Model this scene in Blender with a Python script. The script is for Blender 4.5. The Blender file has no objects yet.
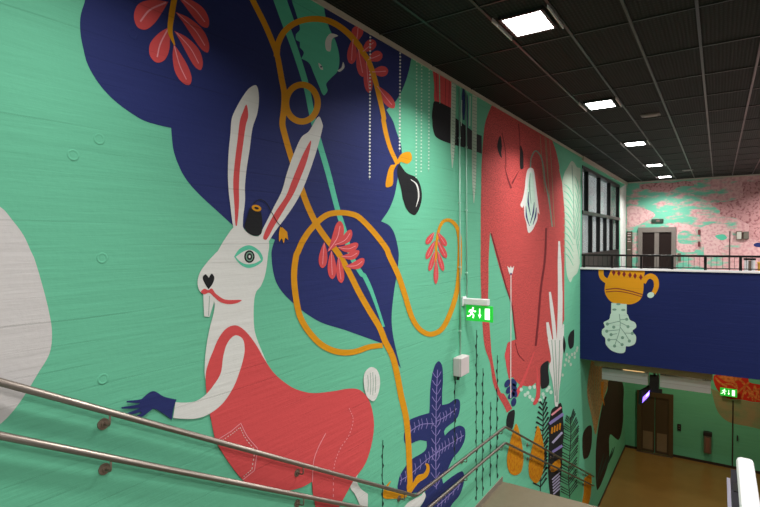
import bpy, bmesh, math, random
from mathutils import Vector, Matrix
from mathutils.geometry import tessellate_polygon

random.seed(7)
SC = bpy.context.scene
COL = SC.collection

# ------------------------------------------------------------------ camera
FPX, YAW, PITCH, ROLL = 506.6, math.radians(33.77), math.radians(-1.52), math.radians(-0.444)
CAM = Vector((3.2, 0.0, 8.77))
fwd = Vector((-math.sin(YAW) * math.cos(PITCH), math.cos(YAW) * math.cos(PITCH), math.sin(PITCH)))
r0 = Vector((math.cos(YAW), math.sin(YAW), 0.0))
u0 = r0.cross(fwd)
rgt = r0 * math.cos(ROLL) + u0 * math.sin(ROLL)
upv = -r0 * math.sin(ROLL) + u0 * math.cos(ROLL)
cd = bpy.data.cameras.new('camera')
cd.sensor_width = 36.0
cd.lens = FPX / 760.0 * 36.0
cd.clip_end = 200
cam = bpy.data.objects.new('camera', cd)
cam.matrix_world = Matrix(((rgt.x, upv.x, -fwd.x, CAM.x), (rgt.y, upv.y, -fwd.y, CAM.y),
                           (rgt.z, upv.z, -fwd.z, CAM.z), (0, 0, 0, 1)))
COL.objects.link(cam)
SC.camera = cam

WALL_TOP = 11.06
FAR_Y = 23.2
BALC_Y = 14.8


def ray(u, v):
    return fwd + rgt * ((u - 380.0) / FPX) + upv * ((253.5 - v) / FPX)


def on_x(u, v, x):
    R = ray(u, v)
    return CAM + R * ((x - CAM.x) / R.x)


def on_y(u, v, y):
    R = ray(u, v)
    return CAM + R * ((y - CAM.y) / R.y)


# ------------------------------------------------------------------ materials
def lin(c):
    c = c / 255.0
    return c / 12.92 if c <= 0.04045 else ((c + 0.055) / 1.055) ** 2.4


def rgb(r, g, b):
    return (lin(r), lin(g), lin(b), 1.0)


def new_mat(name):
    m = bpy.data.materials.new(name)
    m.use_nodes = True
    nt = m.node_tree
    return m, nt, nt.nodes['Principled BSDF']


def simple(name, col, rough=0.5, metal=0.0, noise=0.0, nscale=20.0, bump=0.0):
    m, nt, b = new_mat(name)
    b.inputs['Roughness'].default_value = rough
    b.inputs['Metallic'].default_value = metal
    geo = nt.nodes.new('ShaderNodeNewGeometry')
    no = nt.nodes.new('ShaderNodeTexNoise')
    no.inputs['Scale'].default_value = nscale
    no.inputs['Detail'].default_value = 4
    nt.links.new(geo.outputs['Position'], no.inputs['Vector'])
    mx = nt.nodes.new('ShaderNodeMix')
    mx.data_type = 'RGBA'
    c2 = tuple(max(0, x * (1 - noise)) for x in col[:3]) + (1,)
    mx.inputs[6].default_value = col
    mx.inputs[7].default_value = c2
    nt.links.new(no.outputs['Fac'], mx.inputs[0])
    nt.links.new(mx.outputs[2], b.inputs['Base Color'])
    if bump:
        bp = nt.nodes.new('ShaderNodeBump')
        bp.inputs['Strength'].default_value = bump
        bp.inputs['Distance'].default_value = 0.01
        nt.links.new(no.outputs['Fac'], bp.inputs['Height'])
        nt.links.new(bp.outputs['Normal'], b.inputs['Normal'])
    return m


def emis(name, col, strength):
    m, nt, b = new_mat(name)
    b.inputs['Base Color'].default_value = col
    b.inputs['Emission Color'].default_value = col
    b.inputs['Emission Strength'].default_value = strength
    return m


def board_group():
    """board-marked concrete relief: horizontal seams, streaks and small holes"""
    g = bpy.data.node_groups.new('board_marks', 'ShaderNodeTree')
    g.interface.new_socket('Normal', in_out='OUTPUT', socket_type='NodeSocketVector')
    g.interface.new_socket('Shade', in_out='OUTPUT', socket_type='NodeSocketFloat')
    N, L = g.nodes, g.links
    out = N.new('NodeGroupOutput')
    geo = N.new('ShaderNodeNewGeometry')
    mp = N.new('ShaderNodeMapping')
    mp.inputs['Scale'].default_value = (0.6, 0.6, 9.0)
    L.new(geo.outputs['Position'], mp.inputs['Vector'])
    n1 = N.new('ShaderNodeTexNoise')
    n1.inputs['Scale'].default_value = 2.2
    n1.inputs['Detail'].default_value = 6
    n1.inputs['Roughness'].default_value = 0.6
    L.new(mp.outputs['Vector'], n1.inputs['Vector'])
    # seams between the boards
    sep = N.new('ShaderNodeSeparateXYZ')
    L.new(geo.outputs['Position'], sep.inputs[0])
    n2 = N.new('ShaderNodeTexNoise')
    n2.inputs['Scale'].default_value = 0.8
    L.new(geo.outputs['Position'], n2.inputs['Vector'])

    def M(op, a, b=None, c=None):
        n = N.new('ShaderNodeMath')
        n.operation = op
        for k, x in enumerate((a, b, c)):
            if x is None:
                continue
            if isinstance(x, (int, float)):
                n.inputs[k].default_value = x
            else:
                L.new(x, n.inputs[k])
        return n.outputs[0]
    zz = M('MULTIPLY_ADD', n2.outputs['Fac'], 0.05, sep.outputs['Z'])
    fr = M('FRACT', M('MULTIPLY', zz, 1 / 0.145))
    dist = M('ABSOLUTE', M('SUBTRACT', fr, 0.5))
    seam = M('LESS_THAN', dist, 0.03)
    # seams come and go along the boards
    mp3 = N.new('ShaderNodeMapping')
    mp3.inputs['Scale'].default_value = (1, 0.5, 7)
    L.new(geo.outputs['Position'], mp3.inputs['Vector'])
    n3 = N.new('ShaderNodeTexNoise')
    n3.inputs['Scale'].default_value = 1.0
    L.new(mp3.outputs['Vector'], n3.inputs['Vector'])
    gate = M('MULTIPLY', M('SUBTRACT', n3.outputs['Fac'], 0.5), 7.0)
    gate = M('MINIMUM', M('MAXIMUM', gate, 0.0), 1.0)
    seam = M('MULTIPLY', seam, gate)
    n4 = N.new('ShaderNodeTexNoise')
    n4.inputs['Scale'].default_value = 28
    n4.inputs['Detail'].default_value = 3
    L.new(geo.outputs['Position'], n4.inputs['Vector'])
    h = M('MULTIPLY_ADD', seam, -0.7, M('MULTIPLY', n1.outputs['Fac'], 0.9))
    h = M('MULTIPLY_ADD', n4.outputs['Fac'], 0.22, h)
    bp = N.new('ShaderNodeBump')
    bp.inputs['Strength'].default_value = 0.4
    bp.inputs['Distance'].default_value = 0.012
    L.new(h, bp.inputs['Height'])
    L.new(bp.outputs['Normal'], out.inputs['Normal'])
    sh = M('MULTIPLY_ADD', n1.outputs['Fac'], 0.16, 0.90)
    sh = M('MULTIPLY_ADD', seam, -0.2, sh)
    L.new(sh, out.inputs['Shade'])
    return g


BOARD = board_group()


def paint(name, col, rough=0.72, speck=None, sscale=60.0, lo=0.45, hi=0.6):
    """wall paint over board-marked concrete; speck = second colour stippled into it"""
    m, nt, b = new_mat(name)
    b.inputs['Roughness'].default_value = rough
    b.inputs['Specular IOR Level'].default_value = 0.2
    g = nt.nodes.new('ShaderNodeGroup')
    g.node_tree = BOARD
    nt.links.new(g.outputs['Normal'], b.inputs['Normal'])
    mul = nt.nodes.new('ShaderNodeMix')
    mul.data_type = 'RGBA'
    mul.blend_type = 'MULTIPLY'
    mul.inputs[0].default_value = 1.0
    mul.inputs[6].default_value = col
    nt.links.new(g.outputs['Shade'], mul.inputs[7])
    if speck:
        geo = nt.nodes.new('ShaderNodeNewGeometry')
        no = nt.nodes.new('ShaderNodeTexNoise')
        no.inputs['Scale'].default_value = sscale
        no.inputs['Detail'].default_value = 3
        nt.links.new(geo.outputs['Position'], no.inputs['Vector'])
        rp = nt.nodes.new('ShaderNodeMapRange')
        rp.inputs['From Min'].default_value = lo
        rp.inputs['From Max'].default_value = hi
        nt.links.new(no.outputs['Fac'], rp.inputs['Value'])
        mx = nt.nodes.new('ShaderNodeMix')
        mx.data_type = 'RGBA'
        mx.inputs[6].default_value = col
        mx.inputs[7].default_value = speck
        nt.links.new(rp.outputs['Result'], mx.inputs[0])
        nt.links.new(mx.outputs[2], mul.inputs[6])
    nt.links.new(mul.outputs[2], b.inputs['Base Color'])
    return m


TEAL = rgb(106, 190, 156)
P = {
    'teal': paint('teal_paint', TEAL),
    'navy': paint('navy_paint', rgb(40, 49, 104)),
    'deepnavy': paint('deep_navy_paint', rgb(21, 33, 86)),
    'red': paint('red_paint', rgb(210, 80, 82)),
    'gold': paint('gold_paint', rgb(214, 148, 22)),
    'white': paint('white_paint', rgb(218, 219, 216)),
    'grey': paint('warm_white_paint', rgb(206, 203, 203)),
    'black': paint('black_paint', rgb(30, 31, 34)),
    'stem': paint('turquoise_paint', rgb(92, 196, 164)),
    'elephant': paint('stippled_red_paint', rgb(206, 84, 82), speck=rgb(112, 46, 46), sscale=48, lo=0.46, hi=0.7),
    'darkred': paint('dark_red_paint', rgb(120, 38, 44)),
    'pale': paint('pale_green_paint', rgb(186, 208, 190)),
    'mint': paint('mint_paint', rgb(196, 222, 208)),
    'sage': paint('sage_paint', rgb(120, 158, 140)),
    'pink': paint('pink_paint', rgb(232, 150, 160)),
    'violet': paint('violet_paint', rgb(140, 128, 190)),
    'lilac': paint('lilac_paint', rgb(178, 172, 205)),
    'ochre': paint('ochre_paint', rgb(206, 138, 18), speck=rgb(190, 112, 14), sscale=14),
    'darkgreen': paint('dark_green_paint', rgb(34, 66, 58)),
    'brown': paint('dark_brown_paint', rgb(38, 28, 24), speck=rgb(60, 42, 30), sscale=20),
    'straw': paint('straw_paint', rgb(186, 152, 100), speck=rgb(130, 100, 60), sscale=16),
    'olive': paint('olive_paint', rgb(90, 168, 124)),
    'tan': paint('tan_paint', rgb(160, 146, 110), speck=rgb(126, 150, 112), sscale=2.5, lo=.35, hi=.7),
    'orange': paint('orange_paint', rgb(222, 130, 70), speck=rgb(190, 100, 50), sscale=10),
    'scarlet': paint('scarlet_paint', rgb(205, 48, 34)),
    'blush': paint('stippled_pink_paint', rgb(228, 190, 189), speck=rgb(208, 154, 158), sscale=11, lo=0.47, hi=0.64),
    'rose': paint('stippled_rose_paint', rgb(208, 156, 157), speck=rgb(158, 98, 104), sscale=11, lo=0.5, hi=0.66),
}
M_STEEL = simple('brushed_steel', rgb(152, 142, 134), 0.42, 1.0, 0.15, 60)
M_STEELDK = simple('worn_steel', rgb(140, 122, 108), 0.45, 0.5, 0.3, 60)
M_WHITE = simple('white_enamel', rgb(228, 228, 230), 0.4, 0, 0.04, 8)
M_TRIM = simple('trim_paint', rgb(200, 192, 178), 0.5, 0, 0.1, 6)
M_BLACK = simple('black_metal', rgb(13, 14, 15), 0.4, 0.2, 0.2, 12)
M_DARK = simple('dark_plastic', rgb(34, 30, 32), 0.45, 0, 0.2, 14)
M_CONDUIT = simple('painted_conduit', rgb(172, 216, 198), 0.3, 0, 0.1, 10)
M_BOX = simple('box_plastic', rgb(206, 196, 196), 0.5, 0, 0.05, 10)
M_DOORFRAME = simple('brushed_door_frame', rgb(138, 130, 124), 0.42, 0.2, 0.15, 14)
M_DOORLEAF = simple('dark_door_leaf', rgb(62, 50, 48), 0.3, 0.6, 0.2, 5)
M_BRONZE = simple('bronze_door_frame', rgb(112, 94, 68), 0.4, 0.6, 0.2, 9)
M_BRONZELEAF = simple('bronze_door_leaf', rgb(96, 80, 60), 0.35, 0.4, 0.25, 5)
M_BRONZEPALE = simple('pale_door_panel', rgb(150, 130, 104), 0.4, 0.3, 0.25, 5)
M_STONE = simple('landing_stone', rgb(110, 100, 80), 0.5, 0, 0.22, 9, 0.05)
M_SKIRT = simple('skirting_stone', rgb(124, 114, 102), 0.5, 0, 0.15, 12)
M_SKIRTDK = simple('dark_skirting', rgb(50, 38, 30), 0.5, 0, 0.15, 12)
M_FLOOR = simple('brown_floor', rgb(150, 116, 62), 0.25, 0, 0.25, 1.6)
M_UPFLOOR = simple('grey_floor', rgb(120, 116, 110), 0.4, 0, 0.2, 4)
M_CONC = simple('plain_concrete', rgb(150, 150, 146), 0.7, 0, 0.15, 3)
M_GRID = simple('ceiling_bar', rgb(54, 60, 57), 0.35, 0.35, 0.1, 4)
M_BOARD = simple('notice_board_face', rgb(96, 84, 70), 0.5, 0, 0.4, 6)
M_YELLOW = simple('yellow_plastic', rgb(226, 170, 70), 0.5, 0, 0.1, 6)
M_GREENSIGN = emis('lit_green', rgb(34, 190, 56), 0.55)
M_SIGNWHITE = emis('lit_white', rgb(230, 255, 225), 1.6)
M_LAMP = emis('lamp_diffuser', (1.0, 0.98, 0.95, 1), 14.0)
M_WARM = emis('warm_tube', (1.0, 0.66, 0.30, 1), 0.75)
M_SCREEN = emis('violet_screen', (0.22, 0.12, 1.0, 1), 3.0)
M_SCREENW = emis('pale_screen', (0.65, 0.6, 1.0, 1), 3.0)


def mesh_ceiling_mat():
    m, nt, b = new_mat('expanded_metal_panel')
    b.inputs['Roughness'].default_value = 0.7
    b.inputs['Specular IOR Level'].default_value = 0.15
    geo = nt.nodes.new('ShaderNodeNewGeometry')
    mp = nt.nodes.new('ShaderNodeMapping')
    mp.inputs['Rotation'].default_value = (0, 0, 0)
    nt.links.new(geo.outputs['Position'], mp.inputs['Vector'])
    w = nt.nodes.new('ShaderNodeTexWave')
    w.inputs['Scale'].default_value = 8.0
    w.inputs['Distortion'].default_value = 0.0
    w.bands_direction = 'X'
    nt.links.new(mp.outputs['Vector'], w.inputs['Vector'])
    w2 = nt.nodes.new('ShaderNodeTexWave')
    w2.inputs['Scale'].default_value = 5.0
    w2.bands_direction = 'Y'
    nt.links.new(mp.outputs['Vector'], w2.inputs['Vector'])
    mul = nt.nodes.new('ShaderNodeMath')
    mul.operation = 'MULTIPLY'
    nt.links.new(w.outputs['Fac'], mul.inputs[0])
    nt.links.new(w2.outputs['Fac'], mul.inputs[1])
    mx = nt.nodes.new('ShaderNodeMix')
    mx.data_type = 'RGBA'
    mx.inputs[6].default_value = rgb(29, 33, 31)
    mx.inputs[7].default_value = rgb(46, 51, 48)
    nt.links.new(mul.outputs[0], mx.inputs[0])
    nt.links.new(mx.outputs[2], b.inputs['Base Color'])
    bp = nt.nodes.new('ShaderNodeBump')
    bp.inputs['Strength'].default_value = 0.35
    bp.inputs['Distance'].default_value = 0.01
    nt.links.new(w.outputs['Fac'], bp.inputs['Height'])
    nt.links.new(bp.outputs['Normal'], b.inputs['Normal'])
    return m


M_CEIL = mesh_ceiling_mat()


def far_mural_mat():
    """turquoise wall with a ragged stippled pink pattern, denser towards the right"""
    m, nt, b = new_mat('pink_and_turquoise_mural')
    b.inputs['Roughness'].default_value = 0.5
    N, L = nt.nodes, nt.links
    geo = N.new('ShaderNodeNewGeometry')
    mp = N.new('ShaderNodeMapping')
    mp.inputs['Scale'].default_value = (0.9, 1, 2.6)
    mp.inputs['Location'].default_value = (0.6, 0, 0.35)
    L.new(geo.outputs['Position'], mp.inputs['Vector'])
    n1 = N.new('ShaderNodeTexNoise')
    n1.inputs['Scale'].default_value = 1.9
    n1.inputs['Detail'].default_value = 5
    n1.inputs['Roughness'].default_value = 0.62
    L.new(mp.outputs['Vector'], n1.inputs['Vector'])
    sep = N.new('ShaderNodeSeparateXYZ')
    L.new(geo.outputs['Position'], sep.inputs[0])
    gx = N.new('ShaderNodeMapRange')
    gx.inputs['From Min'].default_value = 2.2
    gx.inputs['From Max'].default_value = 4.2
    gx.inputs['To Max'].default_value = 0.2
    L.new(sep.outputs['X'], gx.inputs['Value'])
    ad = N.new('ShaderNodeMath')
    ad.operation = 'ADD'
    L.new(n1.outputs['Fac'], ad.inputs[0])
    L.new(gx.outputs['Result'], ad.inputs[1])
    rp = N.new('ShaderNodeMapRange')
    rp.inputs['From Min'].default_value = 0.48
    rp.inputs['From Max'].default_value = 0.60
    L.new(ad.outputs[0], rp.inputs['Value'])
    n2 = N.new('ShaderNodeTexNoise')
    n2.inputs['Scale'].default_value = 10
    n2.inputs['Detail'].default_value = 4
    L.new(geo.outputs['Position'], n2.inputs['Vector'])
    r2 = N.new('ShaderNodeMapRange')
    r2.inputs['From Min'].default_value = 0.42
    r2.inputs['From Max'].default_value = 0.66
    L.new(n2.outputs['Fac'], r2.inputs['Value'])
    pk = N.new('ShaderNodeMix')
    pk.data_type = 'RGBA'
    pk.inputs[6].default_value = rgb(222, 178, 178)
    pk.inputs[7].default_value = rgb(200, 142, 147)
    L.new(r2.outputs['Result'], pk.inputs[0])
    mx = N.new('ShaderNodeMix')
    mx.data_type = 'RGBA'
    mx.inputs[6].default_value = rgb(112, 196, 168)
    L.new(rp.outputs['Result'], mx.inputs[0])
    L.new(pk.outputs[2], mx.inputs[7])
    L.new(mx.outputs[2], b.inputs['Base Color'])
    return m


M_FARMURAL = far_mural_mat()


def glass_mat(name, tint, mixv, rough=0.05):
    m, nt, b = new_mat(name)
    tr = nt.nodes.new('ShaderNodeBsdfTransparent')
    tr.inputs['Color'].default_value = tint
    mx = nt.nodes.new('ShaderNodeMixShader')
    mx.inputs[0].default_value = mixv
    b.inputs['Base Color'].default_value = tint
    b.inputs['Roughness'].default_value = rough
    nt.links.new(tr.outputs[0], mx.inputs[1])
    nt.links.new(b.outputs[0], mx.inputs[2])
    nt.links.new(mx.outputs[0], nt.nodes['Material Output'].inputs['Surface'])
    return m


M_PANE = glass_mat('window_glass', (0.9, 0.92, 0.92, 1), 0.25, 0.1)
M_GLASS = glass_mat('balustrade_glass', (0.86, 0.9, 0.9, 1), 0.08)


# ------------------------------------------------------------------ mesh helpers
def link(name, bm, mats, parent=None, smooth=False):
    me = bpy.data.meshes.new(name)
    bm.normal_update()
    bm.to_mesh(me)
    bm.free()
    for m in (mats if isinstance(mats, (list, tuple)) else [mats]):
        me.materials.append(m)
    if smooth:
        for p in me.polygons:
            p.use_smooth = True
    o = bpy.data.objects.new(name, me)
    COL.objects.link(o)
    if parent:                       # shapes are given in room coordinates; store them relative to the parent
        o.parent = parent
        off, q = Vector((0, 0, 0)), parent
        while q:
            off += Vector(q.location)
            q = q.parent
        me.transform(Matrix.Translation(-off))
    return o


def tag(o, label=None, cat=None, group=None, kind=None):
    if label:
        o['label'] = label
    if cat:
        o['category'] = cat
    if group:
        o['group'] = group
    if kind:
        o['kind'] = kind
    return o


def thing(name, label, cat, loc, group=None):
    o = bpy.data.objects.new(name, None)
    o.empty_display_size = 0.1
    o.location = loc
    COL.objects.link(o)
    return tag(o, label, cat, group)


def box(bm, x0, x1, y0, y1, z0, z1, bevel=0.0, mi=0):
    vs = [bm.verts.new(c) for c in ((x0, y0, z0), (x1, y0, z0), (x1, y1, z0), (x0, y1, z0),
                                    (x0, y0, z1), (x1, y0, z1), (x1, y1, z1), (x0, y1, z1))]
    fs = [bm.faces.new([vs[i] for i in f]) for f in ((3, 2, 1, 0), (4, 5, 6, 7), (0, 1, 5, 4),
                                                     (1, 2, 6, 5), (2, 3, 7, 6), (3, 0, 4, 7))]
    for f in fs:
        f.material_index = mi
    if bevel:
        es = set(e for f in fs for e in f.edges)
        bmesh.ops.bevel(bm, geom=list(es), offset=bevel, segments=2, affect='EDGES', profile=0.5)
    return bm


def boxo(name, dims, mat, parent=None, bevel=0.0):
    return link(name, box(bmesh.new(), *dims, bevel=bevel), mat, parent)


def tube(bm, pts, rad, seg=12, caps=True):
    pts = [Vector(p) for p in pts]
    rings = []
    n = len(pts)
    prev = None
    for i, p in enumerate(pts):
        t = ((pts[min(i + 1, n - 1)] - p).normalized() + (p - pts[max(i - 1, 0)]).normalized())
        t.normalize()
        if prev is None:
            a = Vector((1, 0, 0)) if abs(t.x) < 0.9 else Vector((0, 0, 1))
            nx = (a - t * a.dot(t)).normalized()
        else:
            nx = (prev - t * prev.dot(t)).normalized()
        prev = nx
        ny = t.cross(nx)
        r = rad[i] if isinstance(rad, (list, tuple)) else rad
        rings.append([bm.verts.new(p + nx * (r * math.cos(2 * math.pi * k / seg)) + ny * (r * math.sin(2 * math.pi * k / seg)))
                      for k in range(seg)])
    for a, b in zip(rings, rings[1:]):
        for k in range(seg):
            bm.faces.new((a[k], a[(k + 1) % seg], b[(k + 1) % seg], b[k]))
    if caps:
        bm.faces.new(list(reversed(rings[0])))
        bm.faces.new(rings[-1])
    return bm


def fillet(pts, r, n=5):
    """round the corners of a poly-line"""
    pts = [Vector(p) for p in pts]
    out = [pts[0]]
    for i in range(1, len(pts) - 1):
        a, p, b = pts[i - 1], pts[i], pts[i + 1]
        d0, d1 = (a - p).normalized(), (b - p).normalized()
        q0, q1 = p + d0 * r, p + d1 * r
        for k in range(n + 1):
            t = k / n
            out.append(q0 * (1 - t) ** 2 + p * (2 * t * (1 - t)) + q1 * t ** 2)
    out.append(pts[-1])
    return out


# ------------------------------------------------------------------ painting on walls
TILES = {'A1': (0, 0, 3.8), 'A2': (180, 0, 3.8), 'A3': (360, 0, 3.8), 'A4': (560, 0, 3.8),
         'B5': (0, 120, 3.8), 'B6': (180, 120, 3.8), 'B7': (360, 120, 3.8), 'B8': (560, 120, 3.8),
         'C1': (0, 240, 3.8), 'C2': (180, 240, 3.8), 'C3': (360, 240, 3.8), 'C4': (560, 240, 3.8),
         'D1': (0, 374, 3.8), 'D2': (180, 374, 3.8), 'D3': (360, 374, 3.8), 'D4': (560, 374, 3.8),
         'F4': (380, 340, 7.57), 'F5': (380, 400, 7.57), 'F6': (380, 440, 7.57),
         'G1': (400, 60, 7.57), 'H2': (480, 100, 7.57), 'I3': (480, 160, 7.57), 'I4': (480, 220, 7.57),
         'J5': (480, 280, 7.57), 'K6': (490, 340, 7.57), 'L7': (500, 390, 7.57), 'N8': (530, 440, 7.57),
         'M8': (430, 420, 5.067), 'N1': (560, 350, 7.57), 'R2': (590, 255, 7.57), 'R3': (590, 300, 7.57),
         'S4': (690, 225, 10.786), 'S6': (690, 370, 10.786), 'S1': (620, 180, 10.786), 'S2': (690, 180, 10.786),
         'px': (0, 0, 1.0)}


def T(tile, *pts):
    ox, oy, s = TILES[tile]
    return [(ox + p[0] / s, oy + p[1] / s) + tuple(p[2:]) for p in pts]


def spline(pts, closed=False, n=6):
    """smooth curve through points; a third element marks a sharp corner"""
    m = len(pts)
    P2 = [Vector((p[0], p[1])) for p in pts]
    sharp = [len(p) > 2 for p in pts]
    out = []
    segs = m if closed else m - 1
    for i in range(segs):
        a, b = P2[i], P2[(i + 1) % m]
        d = (b - a).length
        if d < 1e-6:
            continue

        def tang(j, outgoing):
            if sharp[j] or (not closed and j in (0, m - 1)):
                return b - a
            q0, q1, q2 = P2[(j - 1) % m], P2[j], P2[(j + 1) % m]
            l = (q1 - q0).length + (q2 - q1).length
            return (q2 - q0) * (d / max(l, 1e-6))
        ta, tb = tang(i, True), tang((i + 1) % m, False)
        for k in range(n):
            t = k / n
            t2, t3 = t * t, t * t * t
            out.append(a * (2 * t3 - 3 * t2 + 1) + ta * (t3 - 2 * t2 + t) + b * (-2 * t3 + 3 * t2) + tb * (t3 - t2))
    if not closed:
        out.append(P2[-1])
    return out


def ellipse(cx, cy, rx, ry, rot=0.0, n=20):
    c, s = math.cos(rot), math.sin(rot)
    return [(cx + rx * math.cos(2 * math.pi * k / n) * c - ry * math.sin(2 * math.pi * k / n) * s,
             cy + rx * math.cos(2 * math.pi * k / n) * s + ry * math.sin(2 * math.pi * k / n) * c) for k in range(n)]


class Paint:
    """one painted figure: flat paint layers lying on a wall plane"""
    def __init__(self, wall):
        self.bm = bmesh.new()
        self.wall = wall
        self.mats = []
        self.n = 0

    def mi(self, key):
        if key not in self.mats:
            self.mats.append(key)
        return self.mats.index(key)

    def pt(self, u, v, layer):
        off = 0.0012 + 0.0008 * layer + 0.000013 * self.n
        if self.wall == 'left':
            q = on_x(u, v, 0.0)
            return Vector((off, min(max(q.y, -3.5), FAR_Y - 0.03), min(max(q.z, 0.03), WALL_TOP - 0.03)))
        if self.wall == 'balcony':
            q = on_y(u, v, BALC_Y)
            return Vector((max(q.x, 0.01), BALC_Y - off, min(max(q.z, 5.43), 7.93)))
        q = on_y(u, v, FAR_Y)
        return Vector((max(q.x, 0.02), FAR_Y - off, min(max(q.z, 0.05), WALL_TOP)))

    def fill(self, pts2, key, layer):
        co = [self.pt(p[0], p[1], layer) for p in pts2]
        vs = [self.bm.verts.new(c) for c in co]
        nrm = {'left': Vector((1, 0, 0))}.get(self.wall, Vector((0, -1, 0)))
        k = self.mi(key)
        for tri in tessellate_polygon([co]):
            f3 = [vs[i] for i in tri]
            a, b, c = (v.co for v in f3)
            cr = (b - a).cross(c - a)
            if cr.length < 1e-10:
                continue
            if cr.dot(nrm) < 0:
                f3.reverse()
            try:
                f = self.bm.faces.new(f3)
                f.material_index = k
            except ValueError:
                pass

    def poly(self, pts, key, layer=1, smooth=True, n=6):
        self.n += 1
        self.fill(spline(pts, True, n) if smooth else pts, key, layer)
        return self

    def stroke(self, pts, w, key, layer=2, closed=False, n=6):
        self.n += 1
        c = spline(pts, closed, n)
        m = len(c)
        L, R = [], []
        for i, p in enumerate(c):
            a = c[(i - 1) % m] if closed else c[max(i - 1, 0)]
            b = c[(i + 1) % m] if closed else c[min(i + 1, m - 1)]
            d = b - a
            d = d.normalized() if d.length > 1e-6 else Vector((1, 0))
            nn = Vector((-d.y, d.x))
            if isinstance(w, (list, tuple)):
                f = i / (m - 1) * (len(w) - 1)
                j = min(int(f), len(w) - 2)
                ww = w[j] + (w[j + 1] - w[j]) * (f - j)
            else:
                ww = w
            L.append(self.bm.verts.new(self.pt(*(p + nn * ww / 2), layer)))
            R.append(self.bm.verts.new(self.pt(*(p - nn * ww / 2), layer)))
        k = self.mi(key)
        nrm = {'left': Vector((1, 0, 0))}.get(self.wall, Vector((0, -1, 0)))
        for i in range(m if closed else m - 1):
            j = (i + 1) % m
            q = [L[i], L[j], R[j], R[i]]
            if (q[1].co - q[0].co).cross(q[3].co - q[0].co).dot(nrm) < 0:
                q.reverse()
            f = self.bm.faces.new(q)
            f.material_index = k
        return self

    def dot(self, u, v, r, key, layer=2, ry=None, rot=0.0, n=12):
        self.fill(ellipse(u, v, r, ry or r, rot, n), key, layer)
        return self

    def leaflet(self, b, t, w, layer=3, key='red', vein='pink', bend=0.0):
        """club-shaped leaflet from base b to tip t with a thin pale midrib"""
        B, E = Vector(b), Vector(t)
        d = E - B
        nn = Vector((-d.y, d.x)).normalized()

        def q(f, s):
            return tuple(B + d * f + nn * (s * w + bend * d.length * 4 * f * (1 - f)))
        self.poly([q(0, 0) + (1,), q(.25, .28), q(.6, .48), q(.88, .36), q(1, 0), q(.88, -.36), q(.6, -.48), q(.25, -.28)], key, layer)
        self.stroke([q(.05, 0), q(.5, .02), q(.86, 0)], max(w * .07, .35), vein, layer + 1)
        return self

    def done(self, name, parent, label=None):
        o = link(name, self.bm, [P[k] for k in self.mats], parent)
        if label:
            o['label'] = label
        return o


# ================================================================== THE ROOM
# left wall with the window opening
WIN = (15.0, 21.45, 7.15, 10.82)
bm = bmesh.new()
box(bm, -0.3, 0, -4, FAR_Y, 0, WIN[2])
box(bm, -0.3, 0, -4, WIN[0], WIN[2], 11.08)
box(bm, -0.3, 0, WIN[0], WIN[1], WIN[3], 11.08)
box(bm, -0.3, 0, WIN[1], FAR_Y, WIN[2], 11.08)
wall_left = tag(link('wall_left', bm, P['teal']), 'board-marked concrete wall painted turquoise with a huge animal mural', kind='structure')

bm = bmesh.new()
box(bm, -0.3, 9, FAR_Y, FAR_Y + 0.3, 6.0, 11.08)
wall_far = tag(link('wall_far', bm, M_FARMURAL), 'far upper wall in turquoise with a stippled pink mural', kind='structure')
bm = bmesh.new()
box(bm, -0.3, 9, FAR_Y, FAR_Y + 0.3, 0, 5.99)
wall_low = tag(link('wall_far_lower', bm, P['teal']), 'far lower wall painted green around the lower lift doors', kind='structure')
tag(boxo('wall_right', (9, 9.3, -4, FAR_Y, 0, 11.08), M_CONC), kind='structure')
tag(boxo('wall_back', (-0.3, 9.3, -4.3, -4, 0, 11.08), M_CONC), kind='structure')
tag(boxo('floor', (-0.3, 9.3, -4.3, FAR_Y + 0.3, -0.2, 0), M_FLOOR), 'glossy brown floor of the lower hall', kind='structure')
tag(boxo('floor_upper', (0, 9, -4, 0.6, 6.9, 7.15), M_UPFLOOR), kind='structure')

# ceiling of dark expanded-metal panels with bars
ceiling = tag(boxo('ceiling', (-0.3, 9.3, -4.3, FAR_Y + 0.3, 11.08, 11.28), M_CEIL), 'dark expanded-metal panel ceiling', kind='structure')
LIGHTS_Y = [5.41, 9.36, 13.7, 18.1, 21.75]
bm = bmesh.new()
for i in range(1, 16):
    x = 0.6 * i
    box(bm, x - 0.014, x + 0.014, -4, FAR_Y, 11.064, 11.085)
j = -6
while 4.78 + 1.26 * j < FAR_Y:
    y = 4.78 + 1.26 * j
    if y > -4:
        box(bm, 0, 9, y - 0.010, y + 0.010, 11.068, 11.085)
    j += 1
link('ceiling_grid', bm, M_GRID, ceiling)

# pale trim along the top of the left wall
bm = bmesh.new()
box(bm, 0, 0.022, -4, WIN[0], 11.025, 11.078)
box(bm, 0, 0.05, WIN[0], FAR_Y, 10.95, 11.07)
tag(link('trim_1', bm, M_TRIM), 'pale strip along the top of the mural wall', kind='structure')
bm = bmesh.new()
box(bm, 0.0, 9, FAR_Y - 0.03, FAR_Y, 11.03, 11.08)
tag(link('trim_2', bm, M_TRIM), kind='structure')

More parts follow.
